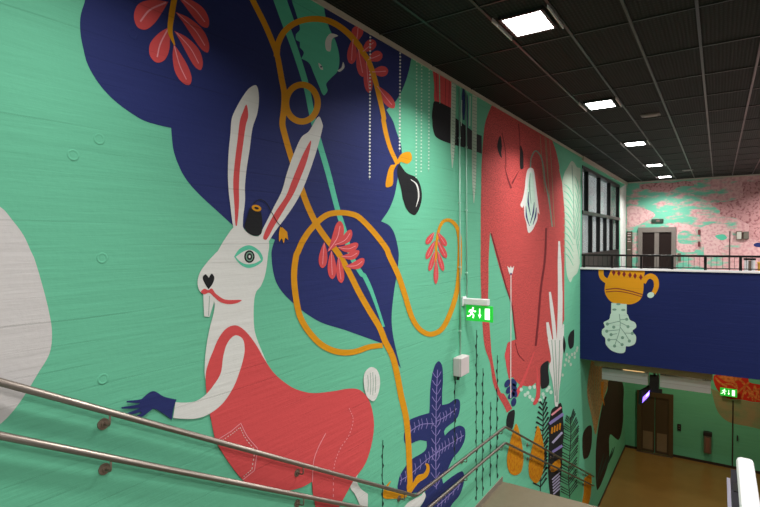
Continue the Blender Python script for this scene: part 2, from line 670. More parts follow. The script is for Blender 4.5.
# stairs: flight, landing, flight
bm = bmesh.new()
R1, N1 = 2.73 / 16, 16
for i in range(15):
    z = 7.15 - R1 * (i + 1)
    y0 = 0.6 + 0.32 * i
    box(bm, 0, 3.1, y0, y0 + 0.34 if i < 14 else y0 + 0.33, z - 0.32, z)
box(bm, 0, 3.1, 5.40, 8.67, 4.10, 4.42)
R2 = 4.42 / 26
for i in range(25):
    z = 4.42 - R2 * (i + 1)
    y0 = 8.67 + 0.33 * i
    box(bm, 0, 3.1, y0, y0 + 0.35, max(z - 0.32, 0.0), z)
tag(link('stairs', bm, M_STONE), 'beige stone stairs with a middle landing along the mural wall', kind='structure')
bm = bmesh.new()
box(bm, 0, 0.015, 5.4, 8.67, 4.42, 4.51)
tag(link('baseboard_left', bm, M_SKIRT), kind='structure')
bm = bmesh.new()
box(bm, 0, 0.015, 17.0, FAR_Y, 0, 0.09)
tag(link('baseboard_lower', bm, M_SKIRTDK), kind='structure')
bm = bmesh.new()
box(bm, 0.015, 0.44, FAR_Y - 0.015, FAR_Y, 0, 0.10)
box(bm, 1.75, 9, FAR_Y - 0.015, FAR_Y, 0, 0.10)
tag(link('baseboard_far', bm, M_SKIRTDK), kind='structure')

# balcony: navy parapet, slab behind it
bm = bmesh.new()
box(bm, 0.0, 9, BALC_Y, BALC_Y + 0.2, 5.41, 7.92)
tag(boxo('floor_balcony', (0.0, 9, BALC_Y + 0.2, FAR_Y, 5.6, 7.15), M_UPFLOOR), kind='structure')
balcony = tag(link('wall_balcony', bm, [P['deepnavy']]), 'deep navy balcony front with an upside-down teapot mural', kind='structure')
boxo('coping', (0.0, 9, BALC_Y - 0.02, BALC_Y + 0.22, 7.92, 7.965), M_WHITE, balcony)['label'] = 'thin white coping'

# ================================================================== MURAL ON THE LEFT WALL
# --- navy cloud
p = Paint('left')
p.poly([(85, 0), (88, -22), (97, -48), (115, -75), (150, -95, 1), (240, -48, 1), (320, 1, 1), (411.5, 57, 1)]
       + T('A3', (185, 270), (165, 330), (135, 385), (100, 418, 1), (125, 460), (140, 505))
       + T('B7', (155, 90), (158, 130), (150, 180), (140, 240), (130, 290), (110, 340), (80, 385, 1), (110, 400), (130, 430), (143, 480))
       + T('C3', (147, 60), (140, 130), (130, 190), (120, 290), (125, 360), (140, 430), (155, 487, 1), (118, 440), (82, 392, 1))
       + T('C2', (690, 365), (620, 340), (540, 315), (480, 280), (430, 240), (390, 200), (365, 160), (352, 110), (347, 50))
       + T('B6', (352, 480), (360, 455, 1), (300, 430, 1), (200, 400, 1), (140, 345), (80, 290), (30, 235), (0, 185))
       + T('B5', (660, 120), (652, 60), (650, 30, 1))
       + T('A1', (600, 475), (540, 455), (450, 395), (385, 330), (335, 250), (315, 180), (305, 120), (306, 60)), 'navy', 0)
p.done('painted_cloud', wall_left, 'large scalloped navy blue cloud shape')

# --- pale shape at the left edge
p = Paint('left')
p.poly([(-60, 190), (-25, 198)] + T('B5', (0, 330), (50, 385), (90, 440), (120, 505)) + T('C1', (130, 70), (160, 170), (185, 270), (197, 350), (188, 430), (145, 505))
       + T('D1', (100, 70), (50, 140), (0, 190)) + [(-25, 440), (-60, 450), (-90, 320)], 'grey', 0)
p.done('painted_blob', wall_left, 'big rounded warm white shape')

# --- teal bull head and diagonal stem
p = Paint('left')
p.poly(T('A2', (420, -40, 1), (424, 0), (440, 50), (455, 110), (440, 130, 1), (440, 150), (455, 160, 1), (455, 180, 1), (470, 200), (460, 222, 1), (490, 240), (508, 280), (525, 320), (545, 362), (560, 345), (555, 320), (570, 300),
         (598, 270), (605, 220), (592, 160), (568, 110), (552, 60), (545, 0), (548, -40, 1)), 'stem', 1)
p.poly(T('A2', (358, -30, 1), (395, -30, 1), (430, 70, 1), (440, 100, 1), (415, 100, 1)), 'stem', 1, False)
p.poly(T('A2', (555, 190), (552, 155), (570, 128), (600, 136), (578, 148), (570, 195)), 'white', 2)
p.poly(T('A2', (598, 268), (612, 258), (619, 236), (624, 256), (606, 273)), 'white', 2)
p.poly(T('A2', (525, 240), (535, 246), (543, 265), (532, 262)), 'white', 2)
p.dot(*T('A2', (535, 254))[0], .9, 'navy', 3)
p.stroke(T('A2', (350, -50), (400, 90), (440, 200), (480, 330), (502, 440)) + T('B6', (527, 80), (562, 200), (598, 340), (622, 415))
         + T('C2', (650, 60), (690, 130)) + T('C3', (15, 135), (45, 200), (90, 330)), [7, 6.5, 6, 5.5, 5.5, 5, 5, 4.6, 4.2, 2.4], 'stem', 1)
p.done('painted_bull', wall_left, 'turquoise horned bull head and long stem')

# --- the golden vine
p = Paint('left')
p.stroke(T('A2', (240, -80), (275, 0), (320, 90), (350, 160), (368, 210), (385, 300), (395, 355), (393, 420)) + T('B6', (388, 15), (398, 60), (418, 130), (465, 275), (490, 340), (520, 400), (562, 460))
         + T('C2', (600, 50), (640, 120), (680, 200), (720, 270)) + T('C3', (75, 335), (95, 385), (122, 440), (138, 500))
         + T('D3', (155, 80), (175, 170), (183, 260), (187, 350), (190, 440)), [5.5, 5.5, 6, 6, 5.8, 6, 6, 5.4], 'gold', 3)
p.stroke(T('A2', *ellipse(462, 392, 60, 70, 0, 14)), 6.2, 'gold', 3, closed=True)
p.stroke(T('A2', (366, 215), (372, 165), (400, 115), (450, 82), (510, 72), (570, 82), (630, 120), (680, 175)) + T('A3', (0, 185), (30, 230), (55, 300), (75, 380), (90, 450))
         + T('B7', (88, 0), (100, 60), (115, 110), (142, 168)), [6, 6, 6, 5, 4.5, 4], 'gold', 3)
p.poly(T('B7', (132, 168), (155, 130), (188, 122), (196, 148), (180, 166), (152, 160), (128, 190), (122, 248), (97, 254), (104, 200), (116, 172)), 'gold', 4)
p.stroke(T('C3', (85, 400), (35, 406)) + T('C2', (660, 425), (600, 425), (540, 400), (490, 350), (455, 290), (438, 210), (432, 130), (440, 60))
         + T('B6', (447, 500), (465, 460), (500, 410), (555, 362), (610, 352), (660, 360)) + T('B7', (0, 374), (50, 425), (100, 490))
         + T('C3', (110, 60), (143, 130), (170, 210), (195, 290), (225, 338), (265, 358), (308, 340), (343, 275), (368, 190), (376, 120))
         + T('B7', (378, 505), (377, 450), (366, 405), (340, 381), (315, 386), (298, 420), (290, 470)) + T('C3', (288, 30), (287, 110)),
         [5, 6, 6, 6, 6, 5.5, 5.5, 5.5, 5, 5, 4.5, 3.6, 2.8, 2.2], 'gold', 4)
p.poly(T('F6', (205, 330), (240, 330), (280, 268), (330, 250), (350, 210), (342, 178), (366, 182), (373, 230), (352, 280), (292, 322), (250, 375), (232, 400), (205, 395)), 'gold', 4)
p.poly(T('F6', (20, 400), (40, 350), (82, 308), (60, 350), (52, 382), (130, 372), (200, 398), (195, 432), (100, 444), (30, 440)), 'gold', 4)
p.stroke(T('A1', (668, -40), (660, 0), (650, 60), (645, 120), (662, 172)), [5, 6, 6, 5, 1.5], 'gold', 5)
p.poly(T('F6', (180, 507, 1), (225, 462), (310, 420), (330, 395), (345, 420), (325, 470), (300, 507, 1)), 'white', 2)
p.done('painted_vine', wall_left, 'curling golden vine')

# --- red leaf sprays
p = Paint('left')
p.leaflet((168, 2), (137, 27), 26, bend=.12).leaflet((169, 27), (156, 62.5), 21, bend=.06).leaflet((173.5, 44), (189, 85), 14.5, bend=.04)
p.leaflet((174, 31), (200.5, 70), 13, bend=-.08).leaflet((175, 12), (207.5, 52.5), 13, bend=-.08).leaflet((177, -4), (207.5, 27.5), 14, bend=-.08)
p.done('painted_leaf', wall_left, 'red leaf spray above the cloud edge')
p = Paint('left')
for b, t, w in (((356, 42), (358, 26), 12), ((362, 52), (375, 41), 11), ((367, 60), (382, 54), 11), ((371, 72), (388, 71), 11), ((376, 85), (394, 108), 10),
                ((353, 38), (351, 64), 10), ((358, 48), (363, 77), 10), ((366, 60), (369, 93), 9)):
    p.leaflet(b, t, w, 2)
p.done('painted_leaf', wall_left, 'red leaflets along the top of the arching vine')
p = Paint('left')
for b, t, w, bd in (((327, 252), (340, 221), 11, .1), ((333, 245), (351, 230), 9, .15), ((337, 247), (358, 244), 9, .15), ((340, 256), (359, 251), 8, .15), ((345, 266), (364, 259), 9, .15),
                    ((324, 242), (322, 268), 9, 0), ((331, 250), (332, 279), 9, 0), ((338, 256), (341, 283), 8, 0)):
    p.leaflet(b, t, w, 4, bend=bd)
p.done('painted_leaf', wall_left, 'red leaf spray inside the big vine loop')
p = Paint('left')
for b, t, w in (((434, 232), (426, 244), 6), ((437, 232), (446, 246), 6), ((435, 240), (426, 259), 6), ((437, 240), (446, 258), 6), ((435, 250), (429, 271), 5), ((437, 250), (443, 271), 5), ((436, 258), (435.5, 284), 5)):
    p.leaflet(b, t, w, 5)
p.done('painted_leaf', wall_left, 'small red leaf hanging near the pipes')

# --- bead chains
for u, v0, v1, lab in ((370, 34, 180, 'on navy cloud'), (400, 50, 152, 'at the cloud edge'), (416.5, 62, 178, None), (421.5, 66, 172, None), (429, 70, 172, None)):
    p = Paint('left')
    v = v0
    p.stroke([(u, v0), (u - .6, v1)], .35, 'sage', 2)
    while v < v1:
        p.dot(u - .6 * (v - v0) / (v1 - v0), v, 1.0 if u < 405 else .8, 'white' if u < 405 else 'mint', 3, n=8)
        v += 3.4
    p.done('painted_bead_chain', wall_left)

# --- the black club tied with the golden knot
p = Paint('left')
p.poly(T('B7', (148, 168), (175, 200), (214, 220), (232, 262), (232, 312), (210, 360), (185, 350), (165, 310), (155, 260), (140, 200)), 'black', 3)
p.stroke(T('B7', (192, 226), (214, 245), (222, 290), (212, 330)), [.6, 1.4, 1.4, .5], 'white', 4)
p.done('painted_club', wall_left, 'black club with a white highlight')

# --- red fringed bottle, black bar, pale strips
p = Paint('left')
p.poly(T('G1', (245, 60, 1), (400, 145, 1), (395, 360), (330, 340), (262, 312), (258, 200)), 'red', 2)
for x0, x1, y0, y1 in ((296, 300, 95, 330), (345, 340, 120, 345), (272, 280, 90, 300), (372, 368, 140, 350)):
    p.stroke(T('G1', (x0, y0), (x1, y1)), .9 if x0 == 296 else .4, 'teal' if x0 == 296 else 'darkred', 3)
p.poly(T('G1', (262, 312), (385, 362, 1), (395, 420, 1)) + T('B7', (440, 52, 1), (462, 60, 1), (462, 128, 1), (400, 106), (350, 92), (290, 66), (276, 30), (274, 0)) + T('G1', (240, 430), (246, 370)), 'black', 2)
p.done('painted_bottle', wall_left, 'red striped and black bottle lying under the ceiling trim')
for u0, v0, u1, v1, w in ((453.5, 80, 452, 168, 4.6), (474.5, 90, 473.6, 203, 4.6)):
    p = Paint('left')
    p.stroke([(u0, v0), ((u0 + u1) / 2, (v0 + v1) / 2), (u1, v1)], [w, w, w, w, w * .85, .6], 'pale', 4)
    v = v0 + 3
    while v < v1 - 8:
        p.stroke([(u0 + .3 - w / 2, v), (u0 - .3 + w / 2, v + 1.6)], .5, 'sage', 5, n=1)
        v += 3.4
    p.done('painted_ribbon', wall_left)
p = Paint('left')
for u, v0, v1, w in ((463.5, 84, 120, 3.4), (467.3, 95, 128, 1.6)):
    p.stroke([(u, v0), (u - .3, (v0 + v1) / 2), (u, v1)], [w * .4, w, w, w * .5], 'navy', 3)
p.stroke([(470, 96), (469.5, 126)], 1.0, 'mint', 3).stroke([(461.5, 100), (461, 126)], .7, 'mint', 4)
p.done('painted_tassel', wall_left)

# --- the hare
p = Paint('left')
p.poly(T('A2', (288, 325), (262, 335), (235, 370), (212, 410), (195, 450), (190, 505)) + T('B6', (183, 120), (180, 200), (183, 270), (190, 330), (196, 380), (205, 430, 1), (236, 430, 1), (238, 370), (245, 310), (245, 250), (252, 180), (263, 110), (274, 30))
       + T('A2', (292, 430), (298, 370)), 'white', 6)
p.poly(T('A2', (250, 398), (257, 440)) + T('B6', (248, 20), (238, 90), (226, 180), (222, 250), (222, 320), (214, 402), (209, 400), (205, 330), (200, 240), (206, 160), (216, 80), (226, 0)) + T('A2', (235, 430)), 'red', 7)
p.poly(T('A2', (525, 443), (541, 475)) + T('B6', (540, 30), (525, 90), (500, 170), (470, 250), (440, 310), (400, 370), (362, 420), (335, 462, 1), (300, 450, 1), (305, 430), (325, 390), (355, 330), (385, 270), (405, 200), (430, 130), (460, 65))
       + T('A2', (487, 500)), 'white', 6)
p.poly(T('B6', (496, 78), (482, 150), (456, 220), (430, 280), (400, 330), (352, 410), (326, 455), (314, 450), (325, 415), (360, 350), (400, 290), (420, 240), (440, 190), (468, 125)), 'red', 7)
p.poly(T('B6', (205, 405), (170, 450), (140, 500)) + T('C2', (138, 45), (95, 92), (72, 128), (65, 165), (74, 195), (102, 215), (128, 236), (127, 272), (112, 330), (99, 400), (92, 470))
       + T('D2', (95, 20), (120, 60, 1)) + T('C2', (330, 470, 1), (300, 400), (283, 350), (278, 300), (280, 230), (288, 196), (305, 175), (322, 130), (332, 60)) + T('B6', (335, 460), (305, 430, 1), (295, 442), (270, 438), (245, 420), (232, 400)), 'white', 6)
# teeth, mouth, nose
p.poly(T('C2', (86, 200, 1), (128, 205, 1), (126, 240, 1), (110, 292, 1), (90, 290, 1)), 'white', 6, False)
p.stroke(T('C2', (110, 212), (106, 288)), .5, 'sage', 8)
p.poly(T('C2', (77, 197), (90, 185), (105, 190), (118, 184), (135, 205), (170, 226), (232, 228), (215, 239), (180, 243), (150, 235), (125, 214), (108, 200), (90, 206)), 'red', 8)
p.poly(T('C2', (106, 187, 1), (92, 165), (84, 143), (94, 130), (107, 143, 1), (118, 128), (128, 142), (122, 165)), 'black', 8)
# eye
p.poly(T('C2', (203, 63, 1), (225, 33), (262, 20), (300, 42), (313, 75), (288, 98), (255, 106), (226, 92)), 'stem', 7)
p.poly(T('C2', (209, 64, 1), (238, 44), (265, 37), (292, 52), (305, 76, 1), (282, 88), (252, 92), (226, 82)), 'white', 8)
for rx, ry, k, l in ((20, 24, 'black', 9), (14, 18, 'sage', 10), (10, 13, 'black', 11), (4, 6, 'white', 12)):
    p.dot(*T('C2', (261, 63))[0], rx / 3.8, k, l, ry / 3.8, n=18)
# hat with cord and golden pendant
p.poly(T('B6', (262, 335, 1), (306, 350, 1), (311, 390), (306, 432), (285, 440), (255, 428), (243, 405), (252, 370)), 'black', 8)
p.dot(*T('B6', (288, 335))[0], 5, 'gold', 9, 3.2, .3).dot(*T('B6', (288, 335))[0], 2.4, 'black', 10, 1.2, .3)
p.stroke(T('B6', (275, 318), (300, 302), (325, 315), (345, 350), (365, 385), (384, 408)), .7, 'black', 9)
p.poly(T('B6', (380, 402, 1), (405, 425, 1), (409, 456, 1), (398, 448), (392, 468), (384, 450), (375, 462), (374, 430)), 'gold', 8)
# red dress
p.poly(T('C2', (96, 505), (108, 460), (122, 425), (145, 372), (175, 335), (210, 324), (245, 345), (285, 395), (320, 455)) + T('D2', (355, -4), (400, 35), (440, 58), (500, 72), (580, 65), (640, 55), (680, 60), (712, 92), (729, 140), (735, 200), (725, 270), (702, 340),
       (660, 400), (632, 450), (600, 510), (580, 560, 1), (520, 560, 1), (510, 490), (503, 455), (500, 408, 1), (460, 430), (400, 443), (330, 441), (270, 425), (230, 395), (190, 345), (160, 300), (133, 250), (115, 170), (105, 120), (97, 60)), 'red', 8)
# arm and glove
p.poly(T('C2', (152, 505), (162, 440), (178, 390), (207, 362), (235, 375), (243, 412), (238, 450)) + T('D2', (222, -5), (200, 50), (160, 110), (110, 150), (60, 168), (0, 169)) + T('D1', (655, 166, 1), (664, 106, 1))
       + T('D2', (10, 108), (55, 103), (92, 80), (125, 42)), 'white', 9)
p.poly(T('D1', (668, 96, 1), (620, 85), (580, 64), (545, 85), (528, 110), (530, 140), (545, 150), (580, 131), (615, 148), (650, 173, 1), (656, 130)), 'navy', 10)
for a, w in ((((575, 85), (530, 102), (479, 104)), [5, 4, 3, 1.6]), (((570, 105), (520, 122), (459, 128)), [5, 4, 3.2, 1.6]), (((565, 120), (520, 140), (473, 153)), [5, 4, 3.2, 1.6]), (((570, 125), (535, 155), (506, 164)), [5, 4, 3, 1.6])):
    p.stroke(T('D1', *a), w, 'navy', 10)
# stitches
p.stroke(T('D2', (138, 250, 1), (190, 218, 1), (228, 186, 1), (252, 235), (292, 282, 1), (280, 365, 1), (235, 402, 1)), .8, 'pink', 10, n=4)
q = spline(T('D2', (148, 258, 1), (192, 228, 1), (226, 202, 1), (246, 243), (282, 288, 1), (270, 362, 1), (235, 392, 1)), False, 9)
for i in range(0, len(q) - 1, 2):
    p.stroke([tuple(q[i]), tuple(q[i + 1])], .6, 'white', 10, n=1)
q = spline(T('D2', (640, 130), (655, 170), (640, 230), (605, 285), (585, 340), (580, 400), (580, 500)), False, 9)
for i in range(0, len(q) - 1, 2):
    p.stroke([tuple(q[i]), tuple(q[i + 1])], .7, 'pink', 10, n=1)
p.stroke(T('D2', (551, 224), (522, 280), (505, 330), (500, 410)), .7, 'pink', 10)
# tail and hind foot
p.poly(T('px', (363, 381), (364.5, 372), (370, 367), (376, 369.5), (379.3, 379), (378, 392), (373, 401), (366, 396)), 'white', 9)
for dx in (-4, -1.5, 1, 3.5):
    p.stroke([(371 + dx, 371 + abs(dx)), (371.5 + dx, 383), (371 + dx, 396 - abs(dx))], .5, 'sage', 10)
p.poly(T('D2', (664, 375, 1), (682, 362, 1), (670, 398), (682, 432), (712, 455, 1), (712, 520, 1), (690, 520, 1), (665, 460), (645, 430), (650, 395)), 'white', 6)
p.done('painted_hare', wall_left, 'white hare in a red dress with navy gloves')

# --- the navy oak leaf
p = Paint('left')
p.poly(T('F4', (445, 160), (470, 195), (476, 300), (470, 400)) + T('F5', (470, 38, 1), (520, 25), (572, -8), (600, 0), (606, 50), (592, 120), (560, 162), (500, 210), (484, 238, 1), (490, 268, 1), (530, 230), (598, 194), (640, 215), (641, 300), (602, 380), (552, 440))
       + T('F6', (510, 225), (470, 280), (478, 330, 1), (540, 280), (618, 236), (636, 262), (630, 340), (600, 420), (550, 480), (520, 530, 1), (290, 530, 1), (322, 480), (342, 440, 1), (340, 385, 1), (240, 402), (190, 396), (134, 370), (138, 320), (150, 270), (200, 190), (245, 142), (330, 90), (352, 55))
       + T('F5', (352, 312, 1), (300, 305), (230, 330), (192, 330), (180, 290), (186, 240), (215, 160), (280, 125), (372, 98, 1)) + T('F4', (376, 480), (377, 420), (385, 320), (400, 240), (420, 182)), 'navy', 0.4)
mid = T('F4', (435, 225)) + T('F5', (425, 0), (422, 200), (420, 380)) + T('F6', (422, 200), (425, 370))
p.stroke(mid, .7, 'violet', 1)
for yy in range(14):
    t = 378 + yy * 8.2 if yy < 5 else 378 + 41 + (yy - 5) * 8.5
    uu = 437 - (t - 370) * .014
    p.stroke([(uu - 4.6, t - 6), (uu, t), (uu + 4.0, t - 6.5)], .65, 'violet', 1, n=2)


def ribs(path, k, up, dn, lay=1):
    p.stroke(path, .7, 'violet', lay)
    c = spline(path, False, 8)
    for i in range(k):
        a = c[int((i + .7) / k * (len(c) - 1))]
        p.stroke([(a.x, a.y), (a.x - 1.2, a.y - up)], .55, 'violet', lay, n=1)
        p.stroke([(a.x, a.y), (a.x - 1.4, a.y + dn)], .55, 'violet', lay, n=1)


ribs(T('F5', (420, 165), (495, 125), (580, 65)), 6, 5, 5)
ribs(T('F5', (410, 178), (310, 186), (225, 238)), 6, 5.5, 5)
ribs(T('F5', (420, 405), (510, 345), (632, 268)), 8, 6, 5)
ribs(T('F5', (420, 405), (350, 455)) + T('F6', (245, 245), (150, 310)), 8, 6, 5)
ribs(T('F6', (430, 500), (510, 430), (610, 330)), 6, 5, 5)
p.done('painted_oak_leaf', wall_left, 'navy oak leaf with violet veins')

# --- thin black tendrils
for u, v0, v1 in ((382.4, 440, 507), (454.7, 376, 460), (476.3, 330, 500), (482.6, 368, 496), (490.3, 402, 486), (497, 355, 478)):
    p = Paint('left')
    p.stroke([(u + .3, v0), (u - .2, (v0 + v1) / 2), (u, v1)], .6, 'darkgreen', 2)
    v, s = v0 + 4, 1
    while v < v1 - 4:
        p.stroke([(u, v), (u + s * .7, v + 2.2), (u + s * .25, v + 5)], [.4, 1.2, .4], 'black', 3, n=2)
        v += 9.5
        s = -s
    p.done('painted_tendril', wall_left)

# --- the red elephant
p = Paint('left')
p.poly(T('H2', (90, 38, 1), (62, 100), (37, 180), (25, 280), (16, 400), (10, 505)) + T('I3', (8, 200), (5, 400)) + T('I4', (5, 200), (4, 400)) + T('J5', (10, 150), (18, 330), (35, 505)) + T('K6', (0, 175), (22, 320), (60, 420), (105, 500))
       + T('L7', (52, 172, 1), (92, 140, 1), (30, 30)) + T('K6', (82, 400), (46, 300), (10, 100, 1)) + T('J5', (70, 330), (60, 180), (63, 0)) + T('I4', (64, 300), (75, 88, 1), (130, 300), (190, 505)) + T('J5', (215, 120), (240, 200), (257, 330), (272, 450, 1), (245, 458), (212, 472, 1))
       + T('K6', (130, 30), (115, 100), (120, 180), (140, 290, 1), (172, 282, 1), (215, 330), (260, 347), (310, 350), (345, 322, 1), (352, 430), (325, 488), (345, 490), (376, 440), (380, 250, 1), (395, 190, 1), (440, 158, 1), (470, 215, 1), (470, 100))
       + T('J5', (637, 300, 1), (637, 0)) + T('I3', (640, 505), (636, 300), (620, 170), (600, 80)) + T('H2', (600, 505), (590, 455), (572, 380), (546, 308, 1)), 'elephant', 2)
p.stroke(T('K6', (335, 90), (240, 330), (192, 425)), [1, 3, 4.5], 'red', 3)
p.stroke(T('K6', (352, 200), (362, 330), (358, 430), (332, 486)), [.5, 2.5, 3.6, 2.6], 'red', 3)
p.poly(T('K6', (165, 5, 1), (112, 100), (122, 180), (145, 300), (150, 380), (170, 400), (150, 300), (140, 150)), 'red', 3)
p.poly(T('L7', (55, 190), (68, 166), (108, 152), (106, 232), (92, 292), (64, 302), (48, 280), (47, 230)), 'black', 3)
p.poly(T('K6', (385, 195), (440, 158), (440, 230), (447, 330), (420, 362), (388, 366), (380, 270)), 'black', 3)
# eyes and wrinkles
p.poly(T('H2', (152, 270), (130, 330), (132, 375), (150, 425), (164, 438), (160, 400), (164, 340)), 'black', 3)
p.poly(T('H2', (306, 345), (300, 430)) + T('I3', (300, 20), (306, 70), (326, 64)) + T('H2', (328, 470), (325, 395)), 'black', 3)
p.stroke(T('I3', (185, 40), (205, 130), (235, 215)), [.5, 1.4, 2.2], 'darkred', 3).stroke(T('I3', (292, 85), (262, 140), (240, 180)), [.5, 1.4, 1.8], 'darkred', 3)
p.stroke(T('H2', (165, 250), (190, 380), (195, 505)), .9, 'darkred', 3).stroke(T('H2', (290, 180), (300, 300), (300, 380)), .9, 'darkred', 3)
p.stroke(T('I4', (82, 100), (140, 300), (196, 505)) + T('J5', (240, 190), (258, 330), (272, 450)), 1.3, 'darkred', 3)
p.stroke(T('I4', (500, 60), (490, 300)) + T('J5', (460, 60), (440, 300), (420, 500)), 2.2, 'darkred', 3)
p.stroke(T('K6', (190, 20), (215, 110), (260, 160)), .8, 'darkred', 4)
# pale hanging ropes on its flank
for q in (((455, 270), (470, 505), (490, 700)), ((490, 280), (505, 505), (545, 960)), ((525, 300), (540, 505), (562, 960)), ((500, 300), (515, 600), (525, 800))):
    p.stroke(T('H2', *q), .5, 'tan', 4)
p.done('painted_elephant', wall_left, 'tall stippled red elephant')

# --- flowers in front of the elephant
p = Paint('left')
p.stroke(T('H2', (380, 510), (386, 440), (418, 385), (455, 420), (478, 505)) + T('I3', (490, 160), (520, 300), (545, 505)), 1.3, 'sage', 5)
p.poly(T('I3', (380, 58), (358, 75), (345, 130), (336, 220), (320, 298), (304, 340), (318, 362), (328, 345), (334, 420), (352, 490)) + T('I4', (352, 50), (366, 98), (392, 80), (418, 30)) + T('I3', (432, 450), (436, 395), (447, 412), (440, 340), (430, 260), (416, 150), (402, 70)), 'white', 6)
p.poly(T('I3', (380, 90), (366, 130), (352, 260), (344, 380), (362, 480), (385, 500), (415, 440), (422, 330), (410, 220), (398, 110)), 'mint', 7)
for q in (((365, 240), (362, 320), (380, 420)), ((408, 320), (400, 400), (378, 480)), ((345, 350), (350, 430), (372, 500)), ((424, 360), (418, 420), (398, 490)), ((378, 100), (372, 200), (384, 330))):
    p.stroke(T('I3', *q), [.5, 1.6, .5], 'navy' if q[0][0] != 378 else 'sage', 8)
p.done('painted_tulip', wall_left, 'drooping white flower with navy streaks')
p = Paint('left')
p.poly(T('I4', (203, 347, 1), (222, 362), (230, 345, 1), (240, 362), (256, 347, 1), (248, 385), (238, 412), (222, 410)), 'white', 6)
p.stroke(T('I4', (232, 400), (232, 505)) + T('J5', (232, 300)) + T('K6', (155, 200), (155, 440)), .8, 'white', 6)
p.dot(*T('I4', (232, 408))[0], 1, 'navy', 7)
for x, y, r in ((130, 328, .5), (178, 322, -.5), (142, 378, .6), (180, 358, -.5), (160, 420, .8), (185, 402, -.3), (178, 470, .2)):
    p.dot(*T('K6', (x, y))[0], 2.6, 'navy', 5, 4.4, r)
p.done('painted_flower', wall_left, 'small white flower with navy leaves')

# --- white coral plant
p = Paint('left')
p.stroke(T('J5', (527, 90), (540, 200), (555, 330), (570, 505)), [2, 3.4, 3.6, 3.6], 'white', 6)
p.stroke(T('I4', (597, 160), (600, 300), (604, 480)) + T('J5', (605, 200), (600, 400), (595, 505)), [1.8, 4, 4.6, 5, 5], 'white', 6)
p.stroke(T('J5', (508, 320), (520, 400), (535, 480), (550, 560)), [2.5, 4, 4, 4], 'white', 6)
p.stroke(T('J5', (617, 80), (612, 170), (600, 280)), [1.5, 3, 3], 'white', 6)
p.stroke(T('J5', (630, 335), (622, 420), (612, 505)), [1.5, 3, 3.4], 'white', 6)
p.poly(T('K6', (435, -5, 1), (460, 150), (445, 200), (468, 300), (482, 400), (492, 500), (512, 500), (522, 380), (532, 300), (546, 150), (558, -5, 1)), 'white', 6)
for q in (((490, 0), (498, 200), (500, 470)), ((525, 0), (520, 200), (508, 470)), ((465, 0), (480, 200), (492, 420))):
    p.stroke(T('K6', *q), .7, 'sage', 7)
p.done('painted_coral', wall_left, 'white branching coral plant')

# --- pale feather by the windows
p = Paint('left')
p.poly(T('I3', (692, 8), (660, 60), (640, 95), (622, 170), (630, 280), (640, 400), (645, 505)) + T('I4', (645, 200), (655, 400), (682, 470), (705, 430), (735, 400), (755, 330, 1)) + T('I3', (760, 400, 1), (760, 60, 1), (735, 55), (712, 20)), 'pale', 3)
for i in range(11):
    y = 90 + i * 52
    p.stroke(T('I3', (632, y + 90), (668, y + 120), (706, y + 190)), [.5, 1.1, .5], 'teal', 4)
p.stroke(T('I3', (695, 40), (706, 300), (712, 600)), .8, 'sage', 4)
for i in range(8):
    p.stroke(T('I3', (716, 120 + i * 60), (735, 160 + i * 70), (752, 260 + i * 70)), [.4, .8, .4], 'teal', 4)
p.done('painted_feather', wall_left, 'pale feather leaf beside the windows')

# --- black leaves and white specks
p = Paint('left')
p.poly(T('J5', (712, 372, 1), (680, 400), (665, 450), (680, 520), (705, 505), (712, 440)), 'black', 3)
p.poly(T('K6', (555, -30), (572, 40), (560, 105, 1), (550, 60)), 'black', 7)
p.done('painted_leaf', wall_left, 'pair of black leaves')
p = Paint('left')
for x, y in ((235, 375), (300, 360), (335, 355), (265, 415), (300, 430), (320, 452), (400, 410), (445, 360), (460, 395), (410, 432), (378, 455), (285, 400), (430, 380)):
    p.dot(*T('K6', (x, y))[0], 1.6, 'mint', 4, 2.0)
for x, y in ((565, 190), (610, 185), (640, 130), (600, 130), (580, 110), (655, 80), (640, 100), (548, 265), (595, 160), (660, 60), (575, 150), (620, 110)):
    p.dot(*T('K6', (x, y))[0], 1.1, 'pale', 4, 1.7)
p.done('painted_specks', wall_left)

# --- ochre gourds and patterned leaves by the lower flight
for a in (((435, 18), (415, 70), (400, 130), (388, 200), (400, 262), (430, 280), (460, 262), (472, 200), (466, 130), (452, 60)),
          ((545, 28), (530, 80), (513, 150), (499, 220), (505, 290), (540, 320), (570, 262), (577, 150), (560, 62))):
    p = Paint('left')
    p.poly(T('M8', *a), 'ochre', 6)
    p.done('painted_gourd', wall_left)


def feather(outline, midrib, n, lens, key, lay, wd=(.9, 2.0)):
    p = Paint('left')
    if outline:
        p.poly(outline, key, lay)
    c = spline(midrib, False, 8)
    p.stroke(midrib, .9, 'black', lay + 1)
    for i in range(n):
        a = c[int(i / n * (len(c) - 1))]
        l, r, dy = lens
        f = min(1, .35 + 2.2 * (i + 1) / n)
        p.stroke([(a.x, a.y + 3), (a.x - l * f, a.y - dy * .2)], list(wd), 'black', lay + 1, n=2)
        p.stroke([(a.x, a.y + 3), (a.x + r * f, a.y - dy)], list(wd), 'black', lay + 1, n=2)
    return p


